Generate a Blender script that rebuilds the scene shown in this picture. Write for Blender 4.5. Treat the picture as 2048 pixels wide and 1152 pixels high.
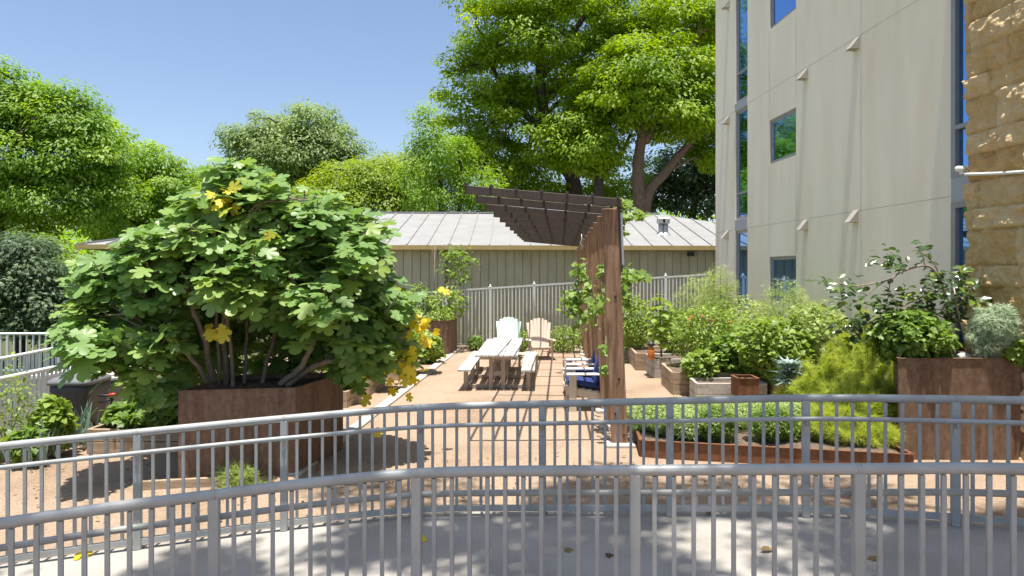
import bpy, math, random
import numpy as np
from mathutils import Vector, Matrix
R = math.radians
for o in list(bpy.data.objects): bpy.data.objects.remove(o)
S = bpy.context.scene
COL = S.collection
random.seed(4); rng = np.random.default_rng(7)

# ------------------------------------------------------------------ camera, sky, sun, exposure
F = 1365.0; HZ = 541.0; CZ = 2.25            # focal length and horizon in photograph pixels, eye height
cam = bpy.data.cameras.new('camera'); camo = bpy.data.objects.new('camera', cam); COL.objects.link(camo)
camo.location = (0, 0, CZ); camo.rotation_euler = (R(90), 0, 0)
cam.sensor_width = 36; cam.lens = 24.0; cam.shift_y = -35/2048.0; cam.clip_start = .05; cam.clip_end = 2000
S.camera = camo
SUN = Vector((-.009, -.125, .99)).normalized()
el = math.asin(SUN.z); az = math.atan2(SUN.x, SUN.y)
w = bpy.data.worlds.new('World'); S.world = w; w.use_nodes = True
nt = w.node_tree; bg = nt.nodes['Background']
sky = nt.nodes.new('ShaderNodeTexSky'); sky.sky_type = 'NISHITA'; sky.sun_disc = False
sky.sun_elevation = el; sky.sun_rotation = az; sky.air_density = .85; sky.dust_density = 1.5; sky.ozone_density = .7
nt.links.new(sky.outputs[0], bg.inputs[0]); bg.inputs[1].default_value = .094
sl = bpy.data.lights.new('sun', 'SUN'); slo = bpy.data.objects.new('sun', sl); COL.objects.link(slo)
sl.energy = 4.0; sl.angle = R(.53); sl.color = (1, .955, .88)
slo.rotation_euler = SUN.to_track_quat('Z', 'Y').to_euler(); slo.location = (0, -5, 30)
S.view_settings.view_transform = 'Standard'; S.view_settings.look = 'None'
S.view_settings.exposure = 1.1; S.view_settings.gamma = 1
S.render.engine = 'CYCLES'
S.cycles.max_bounces = 8; S.cycles.diffuse_bounces = 5; S.cycles.transparent_max_bounces = 8

# ------------------------------------------------------------------ helpers
def P(px, py, d):                              # photograph pixel + distance -> point
    return Vector(((px-1024)/F*d, d, CZ-(py-HZ)/F*d))
def sm(a, b, x):
    t = np.clip((x-a)/(b-a), 0, 1); return t*t*(3-2*t)
def ramp_z(x): return .055*x-.02
def gz(x, y):
    x = np.asarray(x, float); y = np.asarray(y, float)
    z = -.25-.12*sm(-3, -6, x)-.2*sm(-7, -9, x)
    t = 1-sm(6.9, 8.3, y)
    zn = np.minimum(z, ramp_z(x)-.1)
    return z*(1-t)+zn*t
def G(x, y): return float(gz(x, y))

def props(o, label=None, cat=None, group=None, kind=None):
    if label: o['label'] = label
    if cat: o['category'] = cat
    if group: o['group'] = group
    if kind: o['kind'] = kind
    return o
def thing(name, label, cat, loc, group=None):
    o = bpy.data.objects.new(name, None); COL.objects.link(o); o.location = loc
    o.empty_display_size = .1
    return props(o, label, cat, group)
def wloc(o):
    v = Vector((0, 0, 0))
    while o: v = v+o.location; o = o.parent
    return v
def link_mesh(name, me, mat, parent, origin=None):
    o = bpy.data.objects.new(name, me); COL.objects.link(o)
    if mat: me.materials.append(mat)
    if parent: o.parent = parent
    elif origin is not None: o.location = origin
    return o

class MB:
    def __init__(s): s.v = []; s.f = []; s.sm = []
    def add(s, vs, fs, smooth=False):
        n = len(s.v); s.v += [tuple(v) for v in vs]
        for f in fs: s.f.append(tuple(i+n for i in f)); s.sm.append(smooth)
        return s
    def box(s, c, size, rz=0, mat=None, bev=0):
        hx, hy, hz = size[0]/2, size[1]/2, size[2]/2
        M = mat if mat is not None else Matrix.Rotation(rz, 3, 'Z')
        c = Vector(c)
        if bev <= 0 or bev*2.2 > min(size):
            vs = [c+M@Vector((x*hx, y*hy, z*hz)) for z in (-1, 1) for y in (-1, 1) for x in (-1, 1)]
            return s.add(vs, [(0,2,3,1),(4,5,7,6),(0,1,5,4),(2,6,7,3),(0,4,6,2),(1,3,7,5)])
        b = bev; vs = []; idx = {}
        for sx in (-1, 1):
            for sy in (-1, 1):
                for sz in (-1, 1):
                    for ax in range(3):
                        p = [sx*(hx-b), sy*(hy-b), sz*(hz-b)]
                        h = (hx, hy, hz)[ax]; p[ax] = (sx, sy, sz)[ax]*h
                        idx[(sx, sy, sz, ax)] = len(vs); vs.append(c+M@Vector(p))
        fs = []
        def fc(k, flip): fs.append(tuple(reversed(k)) if flip else tuple(k))
        for sg in (-1, 1):
            fc([idx[(sg,-1,-1,0)], idx[(sg,1,-1,0)], idx[(sg,1,1,0)], idx[(sg,-1,1,0)]], sg < 0)
            fc([idx[(-1,sg,-1,1)], idx[(-1,sg,1,1)], idx[(1,sg,1,1)], idx[(1,sg,-1,1)]], sg < 0)
            fc([idx[(-1,-1,sg,2)], idx[(1,-1,sg,2)], idx[(1,1,sg,2)], idx[(-1,1,sg,2)]], sg < 0)
        for a in (-1, 1):
            for b2 in (-1, 1):
                fc([idx[(a,b2,-1,0)], idx[(a,b2,-1,1)], idx[(a,b2,1,1)], idx[(a,b2,1,0)]], a*b2 < 0)
                fc([idx[(a,-1,b2,2)], idx[(a,-1,b2,0)], idx[(a,1,b2,0)], idx[(a,1,b2,2)]], a*b2 > 0)
                fc([idx[(-1,a,b2,1)], idx[(-1,a,b2,2)], idx[(1,a,b2,2)], idx[(1,a,b2,1)]], a*b2 > 0)
        for sx in (-1, 1):
            for sy in (-1, 1):
                for sz in (-1, 1):
                    fc([idx[(sx,sy,sz,0)], idx[(sx,sy,sz,1)], idx[(sx,sy,sz,2)]], sx*sy*sz < 0)
        return s.add(vs, fs)
    def bar(s, p0, p1, w, h, up=(0, 0, 1), bev=0):
        p0 = Vector(p0); p1 = Vector(p1); d = p1-p0; L = d.length; d.normalize()
        sd = d.cross(Vector(up)); sd.normalize(); u = sd.cross(d)
        M = Matrix((sd, d, u)).transposed()
        return s.box((p0+p1)/2, (w, L, h), mat=M, bev=bev)
    def tube(s, pts, r, n=10, caps=True):
        pts = [Vector(p) for p in pts]; k = len(pts)
        rs = r if hasattr(r, '__len__') else [r]*k
        vs = []; prev = None
        for i, p in enumerate(pts):
            d = (pts[min(i+1, k-1)]-pts[max(i-1, 0)])
            if d.length < 1e-9: d = Vector((0, 0, 1))
            d.normalize()
            a = prev if prev is not None else (Vector((0, 0, 1)) if abs(d.z) < .9 else Vector((1, 0, 0)))
            a = (a-d*a.dot(d)); a.normalize(); prev = a; b = d.cross(a)
            for j in range(n):
                t = 2*math.pi*j/n; vs.append(p+(a*math.cos(t)+b*math.sin(t))*rs[i])
        fs = [(i*n+j, i*n+(j+1) % n, (i+1)*n+(j+1) % n, (i+1)*n+j) for i in range(k-1) for j in range(n)]
        m = len(s.v); s.add(vs, fs, True)
        if caps:
            s.f.append(tuple(m+j for j in reversed(range(n)))); s.sm.append(False)
            s.f.append(tuple(m+(k-1)*n+j for j in range(n))); s.sm.append(False)
        return s
    def lathe(s, c, prof, n=20):
        c = Vector(c); k = len(prof)
        vs = [c+Vector((r*math.cos(2*math.pi*j/n), r*math.sin(2*math.pi*j/n), z)) for r, z in prof for j in range(n)]
        fs = [(i*n+j, i*n+(j+1) % n, (i+1)*n+(j+1) % n, (i+1)*n+j) for i in range(k-1) for j in range(n)]
        return s.add(vs, fs, True)
    def prism(s, poly, off):
        off = Vector(off); n = len(poly); poly = [Vector(p) for p in poly]
        vs = poly+[p+off for p in poly]
        fs = [tuple(range(n)), tuple(reversed(range(n, 2*n)))]+[(i, i+n, (i+1) % n+n, (i+1) % n) for i in range(n)]
        return s.add(vs, fs)
    def build(s, name, mat, parent=None, origin=None):
        org = wloc(parent) if parent else Vector(origin if origin is not None else (0, 0, 0))
        me = bpy.data.meshes.new(name)
        me.from_pydata([(v[0]-org.x, v[1]-org.y, v[2]-org.z) for v in s.v], [], s.f)
        me.polygons.foreach_set('use_smooth', s.sm); me.validate(); me.update()
        import bmesh
        b = bmesh.new(); b.from_mesh(me); bmesh.ops.recalc_face_normals(b, faces=b.faces); b.to_mesh(me); b.free()
        return link_mesh(name, me, mat, parent, org)

def norm(a): return a/np.maximum(np.linalg.norm(a, axis=1, keepdims=True), 1e-9)
def T_(outline, c=(.4, 0), fold=.12, droop=.18):
    """star shaped leaf from a half outline (u along, v across); fan around c"""
    pts = list(outline)+[(u, -v) for u, v in reversed(outline) if abs(v) > 1e-6]
    V = [(c[0], 0, 0)]+[(u, v, fold*abs(v)-droop*((u-c[0])**2+v*v)) for u, v in pts]
    n = len(pts); Fc = [(0, 1+(i+1) % n, 1+i) for i in range(n)]
    return np.array(V), np.array(Fc)
T_fig = T_([(0,0),(-.10,.12),(-.05,.30),(.08,.43),(.22,.45),(.31,.36),(.34,.24),(.42,.28),(.50,.44),(.62,.52),(.74,.50),(.78,.38),(.70,.24),(.66,.17),(.76,.22),(.90,.22),(1.0,.12),(1.03,0)], (.35,0), .14, .26)
T_oval = T_([(0,0),(.2,.2),(.5,.27),(.8,.17),(1,0)], (.45,0), .25, .25)
T_grape = T_([(0,0),(-.1,.2),(.1,.45),(.35,.36),(.62,.45),(.7,.22),(1,0)], (.35,0), .15, .3)
T_heart = T_([(0,0),(-.12,.2),(.05,.4),(.4,.38),(.75,.2),(1,0)], (.35,0), .12, .3)
T_rh = (np.array([(0,0,0),(.5,-.24,.06),(1,0,-.05),(.5,.24,.06)]), np.array([(0,1,2),(0,2,3)]))
T_pin = (np.array([(0,0,0),(.25,-.14,.03),(.6,-.3,-.02),(.5,-.06,.0),(1,0,-.1),(.5,.06,0),(.6,.3,-.02),(.25,.14,.03)]),
         np.array([(0,1,3),(1,2,3),(0,3,5),(3,4,5),(0,5,7),(7,5,6)]))
def sprig(n, wd, sp):
    V = []; Fc = []
    for i in range(n):
        t = i/max(n-1, 1)*2-1; a = t*sp
        d = np.array([math.cos(a), math.sin(a), .25*math.cos(i*2.1)]); p = np.array([-d[1], d[0], 0])*wd
        L = .75+.25*math.cos(i*1.7); b = len(V); o = np.array([.12*i/n, 0, 0])
        V += [o-p, o+p, o+d*L]; Fc.append((b, b+1, b+2))
    return np.array(V), np.array(Fc)
T_feather = sprig(7, .02, 1.0)
T_herb = sprig(6, .05, .9)
T_blade = (np.array([(0,-.03,0),(0,.03,0),(.5,.035,.02),(.5,-.035,.02),(1,0,-.12)]), np.array([(0,1,2),(0,2,3),(3,2,4)]))

def leaves(name, mat, parent, pts, nrm, dirs, size, tmpl, rnd=None, origin=None, kind=None):
    pts = np.asarray(pts, float); N = len(pts); V, Fc = tmpl; k = len(V)
    n = norm(np.asarray(nrm, float)); t = np.asarray(dirs, float)
    t = norm(t-n*np.sum(t*n, 1, keepdims=True)+1e-6); b = np.cross(n, t)
    s = np.broadcast_to(np.asarray(size, float), (N,))[:, None, None]
    W = pts[:, None, :]+s*(V[None, :, 0:1]*t[:, None, :]+V[None, :, 1:2]*b[:, None, :]+V[None, :, 2:3]*n[:, None, :])
    org = np.array(wloc(parent) if parent else (origin if origin is not None else (0, 0, 0)))
    W = (W-org).reshape(-1, 3)
    FF = (Fc[None]+(np.arange(N)*k)[:, None, None]).reshape(-1, 3)
    me = bpy.data.meshes.new(name)
    me.vertices.add(len(W)); me.vertices.foreach_set('co', W.astype(np.float32).ravel())
    me.loops.add(FF.size); me.loops.foreach_set('vertex_index', FF.astype(np.int32).ravel())
    me.polygons.add(len(FF)); me.polygons.foreach_set('loop_start', (np.arange(len(FF))*3).astype(np.int32))
    me.update(calc_edges=True)
    if rnd is None: rnd = rng.random(N)
    a = me.attributes.new('rnd', 'FLOAT', 'POINT'); a.data.foreach_set('value', np.repeat(rnd, k).astype(np.float32))
    if k > 6: me.polygons.foreach_set('use_smooth', np.ones(len(FF), bool))
    o = link_mesh(name, me, mat, parent, Vector(org))
    if kind: o['kind'] = kind
    return o

# value noise
_h = np.random.default_rng(11).random((64, 64, 64))
def vnoise(p):
    i = np.floor(p).astype(int); f = p-i; f = f*f*(3-2*f)
    def h(a, b, c): return _h[(i[..., 0]+a) % 64, (i[..., 1]+b) % 64, (i[..., 2]+c) % 64]
    x, y, z = f[..., 0], f[..., 1], f[..., 2]
    return ((h(0,0,0)*(1-x)+h(1,0,0)*x)*(1-y)+(h(0,1,0)*(1-x)+h(1,1,0)*x)*y)*(1-z)+((h(0,0,1)*(1-x)+h(1,0,1)*x)*(1-y)+(h(0,1,1)*(1-x)+h(1,1,1)*x)*y)*z
def fbm(p, o=4):
    s = 0; a = .5
    for k in range(o): s = s+a*vnoise(p*2**k+k*7.3); a *= .5
    return s

# ------------------------------------------------------------------ materials
def newmat(name):
    m = bpy.data.materials.new(name); m.use_nodes = True
    return m, m.node_tree, m.node_tree.nodes['Principled BSDF']
def N_(nt, t, **kw):
    n = nt.nodes.new('ShaderNode'+t)
    for k, v in kw.items(): setattr(n, k, v)
    return n
def ramp_node(nt, stops):
    r = N_(nt, 'ValToRGB'); e = r.color_ramp.elements
    e[0].position, e[0].color = stops[0][0], (*stops[0][1], 1)
    e[1].position, e[1].color = stops[-1][0], (*stops[-1][1], 1)
    for p, c in stops[1:-1]:
        x = e.new(p); x.color = (*c, 1)
    return r
def surf(name, cols, rough=.7, scale=6, bump=.2, bscale=None, metal=0, stretch=(1, 1, 1), spec=.5, coords='Object', detail=6):
    m, nt, b = newmat(name); L = nt.links.new
    tc = N_(nt, 'TexCoord'); mp = N_(nt, 'Mapping'); mp.inputs['Scale'].default_value = stretch
    L(tc.outputs[coords], mp.inputs[0])
    n1 = N_(nt, 'TexNoise'); n1.inputs['Scale'].default_value = scale; n1.inputs['Detail'].default_value = detail; n1.inputs['Roughness'].default_value = .65
    L(mp.outputs[0], n1.inputs['Vector'])
    k = len(cols); rp = ramp_node(nt, [(.3+.4*i/(k-1), c) for i, c in enumerate(cols)])
    L(n1.outputs['Fac'], rp.inputs[0]); L(rp.outputs[0], b.inputs['Base Color'])
    b.inputs['Roughness'].default_value = rough; b.inputs['Metallic'].default_value = metal
    b.inputs['Specular IOR Level'].default_value = spec
    if bump:
        n2 = N_(nt, 'TexNoise'); n2.inputs['Scale'].default_value = bscale or scale*4; n2.inputs['Detail'].default_value = 5
        L(mp.outputs[0], n2.inputs['Vector'])
        bp = N_(nt, 'Bump'); bp.inputs['Strength'].default_value = bump; bp.inputs['Distance'].default_value = .02
        L(n2.outputs['Fac'], bp.inputs['Height']); L(bp.outputs[0], b.inputs['Normal'])
    return m
def leafmat(name, stops, trans=.3, rough=.45, tcol=None, spec=.4):
    m, nt, b = newmat(name); L = nt.links.new
    at = N_(nt, 'Attribute'); at.attribute_name = 'rnd'
    rp = ramp_node(nt, stops); L(at.outputs['Fac'], rp.inputs[0])
    L(rp.outputs[0], b.inputs['Base Color']); b.inputs['Roughness'].default_value = rough
    b.inputs['Specular IOR Level'].default_value = spec
    tr = N_(nt, 'BsdfTranslucent'); hs = N_(nt, 'HueSaturation'); hs.inputs['Hue'].default_value = .485
    hs.inputs['Saturation'].default_value = 1.15; hs.inputs['Value'].default_value = 1.7
    L(rp.outputs[0], hs.inputs['Color']); L(hs.outputs[0], tr.inputs[0])
    mx = N_(nt, 'MixShader'); mx.inputs[0].default_value = trans
    L(b.outputs[0], mx.inputs[1]); L(tr.outputs[0], mx.inputs[2])
    L(mx.outputs[0], nt.nodes['Material Output'].inputs[0])
    return m
M = {}
M['rail'] = surf('railing_paint', [(.335,.35,.34),(.395,.41,.40)], .42, 3, .05, 60)
M['fence'] = surf('fence_paint', [(.60,.61,.61),(.68,.69,.68)], .5, 3, .04, 50)
M['wood_p'] = surf('pergola_wood', [(.19,.105,.06),(.36,.21,.12),(.46,.29,.175)], .75, 5, .35, 30, stretch=(6,6,.5))
M['dark_steel'] = surf('dark_steel', [(.045,.032,.026),(.075,.05,.038)], .6, 8, .1)
M['galv'] = surf('galvanised', [(.35,.37,.38),(.48,.5,.5)], .4, 8, .05, metal=.6)
M['corten'] = surf('corten', [(.135,.085,.057),(.20,.126,.084),(.265,.17,.115)], .75, 22, .25, 120, stretch=(1,1,.6), spec=.25)
M['corten_o'] = surf('corten_orange', [(.14,.062,.03),(.2,.09,.045),(.25,.12,.06)], .8, 12, .2, 90, spec=.25)
M['timber'] = surf('bed_timber', [(.30,.22,.14),(.40,.30,.20),(.48,.38,.27)], .85, 4, .3, 24, stretch=(1,1,5))
M['timber_g'] = surf('grey_timber', [(.36,.33,.30),(.46,.43,.39),(.54,.50,.45)], .85, 4, .3, 24, stretch=(5,1,5))
M['table'] = surf('table_boards', [(.46,.43,.41),(.54,.51,.48),(.60,.57,.54)], .8, 5, .2, 30, stretch=(5,.6,5))
M['leg_w'] = surf('table_legs', [(.34,.28,.23),(.45,.38,.31)], .85, 5, .2, 30, stretch=(3,3,.7))
M['mint'] = surf('mint_plastic', [(.50,.72,.58),(.55,.76,.62)], .5, 3, .05)
M['tan'] = surf('tan_plastic', [(.52,.42,.33),(.58,.48,.38)], .55, 3, .05)
M['white_w'] = surf('white_plastic', [(.70,.66,.62),(.77,.73,.70)], .5, 4, .08)
M['cream_w'] = surf('cream_wood', [(.56,.48,.38),(.66,.58,.47)], .7, 4, .12)
M['navy'] = surf('navy_canvas', [(.018,.035,.15),(.03,.055,.21)], .85, 14, .2, 200)
M['soil'] = surf('mulch', [(.06,.04,.03),(.13,.09,.065),(.24,.18,.13)], .95, 26, .8, 60)
M['concrete'] = surf('edging_concrete', [(.40,.37,.33),(.50,.46,.41)], .9, 7, .3, 80)
M['bark'] = surf('bark', [(.07,.045,.03),(.14,.095,.062),(.21,.145,.10)], .9, 5, .8, 14, stretch=(4,4,.7))
M['bark_d'] = surf('bark_dark', [(.035,.027,.022),(.08,.06,.045)], .9, 5, .7, 14, stretch=(4,4,.7))
M['bark_f'] = surf('fig_bark', [(.16,.12,.085),(.25,.2,.15)], .85, 9, .3, 40)
M['twig'] = surf('twig', [(.24,.18,.13),(.36,.29,.22)], .85, 12, .2)
M['stem_g'] = surf('green_stem', [(.10,.17,.04),(.16,.24,.06)], .7, 12, .1)
M['bin'] = surf('bin_plastic', [(.05,.05,.052),(.075,.075,.078)], .55, 10, .1)
M['lid'] = surf('bin_lid', [(.12,.125,.13),(.17,.175,.18)], .5, 6, .1)
M['black'] = surf('black_metal', [(.02,.02,.02),(.035,.035,.035)], .5, 10, .05)
M['cream'] = surf('stucco', [(.79,.72,.575),(.85,.785,.645),(.875,.81,.675)], .95, .9, .3, 110, spec=.15, stretch=(1,1,.35), detail=12)
M['stone_rub'] = None
M['frame'] = surf('alu_frame', [(.30,.29,.29),(.36,.35,.35)], .45, 6, .03, metal=.3)
M['frame_l'] = surf('alu_light', [(.42,.43,.45),(.48,.49,.5)], .45, 6, .03, metal=.2)
M['spandrel'] = surf('spandrel_panel', [(.36,.38,.41),(.40,.42,.45)], .5, 4, .03)
M['roof'] = surf('metal_roof', [(.265,.263,.257),(.295,.292,.286),(.325,.322,.315)], .55, 1.3, .08, 30, metal=.15)
M['siding'] = surf('siding', [(.45,.435,.31),(.52,.50,.36)], .8, 2, .1, 40)
M['fascia'] = surf('fascia', [(.40,.30,.115),(.46,.345,.14)], .7, 3, .05)
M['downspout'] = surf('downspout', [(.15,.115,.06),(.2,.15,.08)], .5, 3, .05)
M['white'] = surf('white_paint', [(.74,.74,.73),(.8,.8,.79)], .5, 5, .05)
M['red'] = surf('red_plastic', [(.5,.03,.03),(.6,.05,.04)], .45, 5, .05)
M['orange'] = surf('orange_glaze', [(.5,.13,.03),(.6,.2,.05)], .3, 8, .05)
M['rock'] = surf('pale_rock', [(.5,.48,.44),(.65,.62,.57)], .9, 9, .4)
m, nt, b = newmat('glass'); M['glass'] = m
b.inputs['Base Color'].default_value = (.17, .36, .68, 1); b.inputs['Metallic'].default_value = 1; b.inputs['Roughness'].default_value = .03
def streaks(m, sc=(9, 9, .5), lo=.72):
    nt = m.node_tree; b = nt.nodes['Principled BSDF']; src = b.inputs['Base Color'].links[0].from_socket; L = nt.links.new
    tc = N_(nt, 'TexCoord'); mp = N_(nt, 'Mapping'); mp.inputs['Scale'].default_value = sc; L(tc.outputs['Object'], mp.inputs[0])
    n = N_(nt, 'TexNoise'); n.inputs['Scale'].default_value = 1; n.inputs['Detail'].default_value = 4; L(mp.outputs[0], n.inputs['Vector'])
    r = ramp_node(nt, [(.36, (lo, lo*.97, lo*.94)), (.56, (1, 1, 1))]); L(n.outputs['Fac'], r.inputs[0])
    mx = N_(nt, 'Mix', data_type='RGBA', blend_type='MULTIPLY'); mx.inputs[0].default_value = 1
    L(src, mx.inputs[6]); L(r.outputs[0], mx.inputs[7]); L(mx.outputs[2], b.inputs['Base Color'])
streaks(M['corten']); streaks(M['corten_o']); streaks(M['table'], (14, 1.2, 14), .78); streaks(M['timber'], (2, 2, 14), .75); streaks(M['timber_g'], (2, 2, 14), .75)
streaks(M['cream'], (1.6, 1.6, .22), .965); streaks(M['rail'], (5, 5, 5), .88); streaks(M['siding'], (3, 3, .4), .9); streaks(M['wood_p'], (16, 16, .6), .68)
# ground: crushed granite near, rough grass far
m, nt, b = newmat('granite_gravel'); M['ground'] = m; L = nt.links.new
tc = N_(nt, 'TexCoord'); n1 = N_(nt, 'TexNoise'); n1.inputs['Scale'].default_value = 34; n1.inputs['Detail'].default_value = 8; n1.inputs['Roughness'].default_value = .8
n0 = N_(nt, 'TexNoise'); n0.inputs['Scale'].default_value = .9; n0.inputs['Detail'].default_value = 5
L(tc.outputs['Object'], n1.inputs['Vector']); L(tc.outputs['Object'], n0.inputs['Vector'])
rp = ramp_node(nt, [(.3, (.21,.145,.097)), (.46, (.345,.25,.176)), (.56, (.41,.312,.229)), (.72, (.53,.43,.33))])
rp0 = ramp_node(nt, [(.3, (.74,.70,.66)), (.5, (.94,.93,.92)), (.65, (1.0,1.0,1.0))])
L(n1.outputs['Fac'], rp.inputs[0]); L(n0.outputs['Fac'], rp0.inputs[0])
mx = N_(nt, 'Mix', data_type='RGBA', blend_type='MULTIPLY'); mx.inputs[0].default_value = 1
L(rp.outputs[0], mx.inputs[6]); L(rp0.outputs[0], mx.inputs[7])
sx = N_(nt, 'SeparateXYZ'); L(tc.outputs['Object'], sx.inputs[0])
mr = N_(nt, 'MapRange'); mr.inputs[1].default_value = 22.3; mr.inputs[2].default_value = 22.9; L(sx.outputs[1], mr.inputs[0])
mr2 = N_(nt, 'MapRange'); mr2.inputs[1].default_value = -7.6; mr2.inputs[2].default_value = -8.6; L(sx.outputs[0], mr2.inputs[0])
ma = N_(nt, 'Math', operation='MAXIMUM'); L(mr.outputs[0], ma.inputs[0]); L(mr2.outputs[0], ma.inputs[1])
mg = N_(nt, 'Mix', data_type='RGBA'); L(ma.outputs[0], mg.inputs[0]); L(mx.outputs[2], mg.inputs[6]); mg.inputs[7].default_value = (.09, .10, .04, 1)
L(mg.outputs[2], b.inputs['Base Color']); b.inputs['Roughness'].default_value = .95; b.inputs['Specular IOR Level'].default_value = .2
bp = N_(nt, 'Bump'); bp.inputs['Strength'].default_value = .9; bp.inputs['Distance'].default_value = .015
L(n1.outputs['Fac'], bp.inputs['Height']); L(bp.outputs[0], b.inputs['Normal'])
# ramp concrete
m, nt, b = newmat('ramp_concrete'); M['ramp'] = m; L = nt.links.new
tc = N_(nt, 'TexCoord'); n0 = N_(nt, 'TexNoise'); n0.inputs['Scale'].default_value = 1.1; n0.inputs['Detail'].default_value = 8
n1 = N_(nt, 'TexNoise'); n1.inputs['Scale'].default_value = 120; n1.inputs['Detail'].default_value = 3
L(tc.outputs['Object'], n0.inputs['Vector']); L(tc.outputs['Object'], n1.inputs['Vector'])
ra = ramp_node(nt, [(.3, (.31,.285,.25)), (.5, (.375,.347,.308)), (.7, (.43,.40,.355))]); rb = ramp_node(nt, [(.35, (.82,.82,.82)), (.6, (1,1,1))])
L(n0.outputs['Fac'], ra.inputs[0]); L(n1.outputs['Fac'], rb.inputs[0])
mx = N_(nt, 'Mix', data_type='RGBA', blend_type='MULTIPLY'); mx.inputs[0].default_value = 1
L(ra.outputs[0], mx.inputs[6]); L(rb.outputs[0], mx.inputs[7]); L(mx.outputs[2], b.inputs['Base Color']); b.inputs['Roughness'].default_value = .85
bp = N_(nt, 'Bump'); bp.inputs['Strength'].default_value = .25; bp.inputs['Distance'].default_value = .006
L(n1.outputs['Fac'], bp.inputs['Height']); L(bp.outputs[0], b.inputs['Normal'])
# limestone
m, nt, b = newmat('limestone'); M['stone'] = m; L = nt.links.new
tc = N_(nt, 'TexCoord'); n0 = N_(nt, 'TexNoise'); n0.inputs['Scale'].default_value = 2.2; n0.inputs['Detail'].default_value = 9; n0.inputs['Roughness'].default_value = .7
L(tc.outputs['Object'], n0.inputs['Vector'])
at = N_(nt, 'Attribute'); at.attribute_name = 'blk'
ad = N_(nt, 'Math', operation='MULTIPLY_ADD'); L(at.outputs['Fac'], ad.inputs[0]); ad.inputs[1].default_value = .5; L(n0.outputs['Fac'], ad.inputs[2])
ra = ramp_node(nt, [(.35, (.38,.215,.07)), (.6, (.54,.36,.15)), (.95, (.64,.49,.28))])
L(ad.outputs[0], ra.inputs[0]); L(ra.outputs[0], b.inputs['Base Color']); b.inputs['Roughness'].default_value = .95
n1 = N_(nt, 'TexNoise'); n1.inputs['Scale'].default_value = 30; n1.inputs['Detail'].default_value = 7; L(tc.outputs['Object'], n1.inputs['Vector'])
bp = N_(nt, 'Bump'); bp.inputs['Strength'].default_value = .9; bp.inputs['Distance'].default_value = .03
L(n1.outputs['Fac'], bp.inputs['Height']); L(bp.outputs[0], b.inputs['Normal'])

g3 = lambda a, b, c: [(0, a), (.5, b), (1, c)]
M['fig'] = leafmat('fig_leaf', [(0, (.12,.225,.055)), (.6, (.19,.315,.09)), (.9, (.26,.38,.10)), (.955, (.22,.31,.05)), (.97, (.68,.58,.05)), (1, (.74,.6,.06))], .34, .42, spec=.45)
M['fig_y'] = leafmat('fig_leaf_yellow', g3((.40,.44,.06),(.70,.60,.06),(.78,.64,.07)), .4, .5)
M['pecan'] = leafmat('pecan_leaf', g3((.13,.23,.02),(.23,.35,.026),(.36,.47,.036)), .5, .5)
M['elm'] = leafmat('elm_leaf', g3((.13,.23,.036),(.20,.34,.048),(.31,.43,.065)), .48, .5)
M['oak'] = leafmat('oak_leaf', g3((.15,.22,.07),(.22,.31,.10),(.30,.39,.14)), .36, .5)
M['lime'] = leafmat('lime_leaf', g3((.16,.24,.025),(.24,.34,.03),(.32,.41,.045)), .42, .5)
M['dark'] = leafmat('dark_leaf', g3((.06,.105,.05),(.095,.15,.065),(.13,.19,.085)), .3, .5)
M['mid'] = leafmat('mid_leaf', g3((.11,.19,.035),(.17,.27,.05),(.24,.36,.07)), .38, .45)
M['citrus'] = leafmat('citrus_leaf', [(0,(.035,.075,.022)),(.7,(.06,.11,.03)),(.9,(.12,.18,.03)),(1,(.26,.32,.04))], .2, .28, spec=.7)
M['veg'] = leafmat('vegetable_leaf', g3((.15,.23,.04),(.23,.33,.06),(.32,.42,.10)), .36, .45)
M['dill'] = leafmat('dill_leaf', g3((.23,.31,.08),(.32,.41,.12),(.41,.49,.18)), .35, .6)
M['fern'] = leafmat('asparagus_fern', g3((.28,.36,.06),(.40,.47,.09),(.52,.57,.14)), .42, .7)
M['thyme'] = leafmat('herb_leaf', g3((.26,.35,.13),(.36,.46,.18),(.45,.54,.25)), .4, .6)
M['silver'] = leafmat('silver_leaf', g3((.30,.38,.25),(.40,.48,.33),(.48,.55,.40)), .35, .6)
M['kale'] = leafmat('kale_leaf', g3((.17,.25,.22),(.25,.34,.30),(.34,.42,.38)), .15, .5)
M['onion'] = leafmat('onion_leaf', g3((.20,.29,.22),(.28,.38,.30),(.36,.45,.36)), .2, .5)
M['straw'] = leafmat('dry_grass', g3((.30,.25,.12),(.42,.36,.18),(.5,.44,.26)), .3, .8)
M['pink'] = surf('pink_petal', [(.55,.06,.28),(.65,.12,.38)], .6, 20, 0)
M['redp'] = surf('red_petal', [(.5,.03,.08),(.6,.06,.12)], .6, 20, 0)
M['salm'] = surf('orange_petal', [(.65,.2,.06),(.7,.3,.12)], .6, 20, 0)
M['dryleaf'] = leafmat('dry_leaf', g3((.10,.06,.03),(.22,.14,.06),(.30,.22,.08)), .1, .8)

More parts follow.
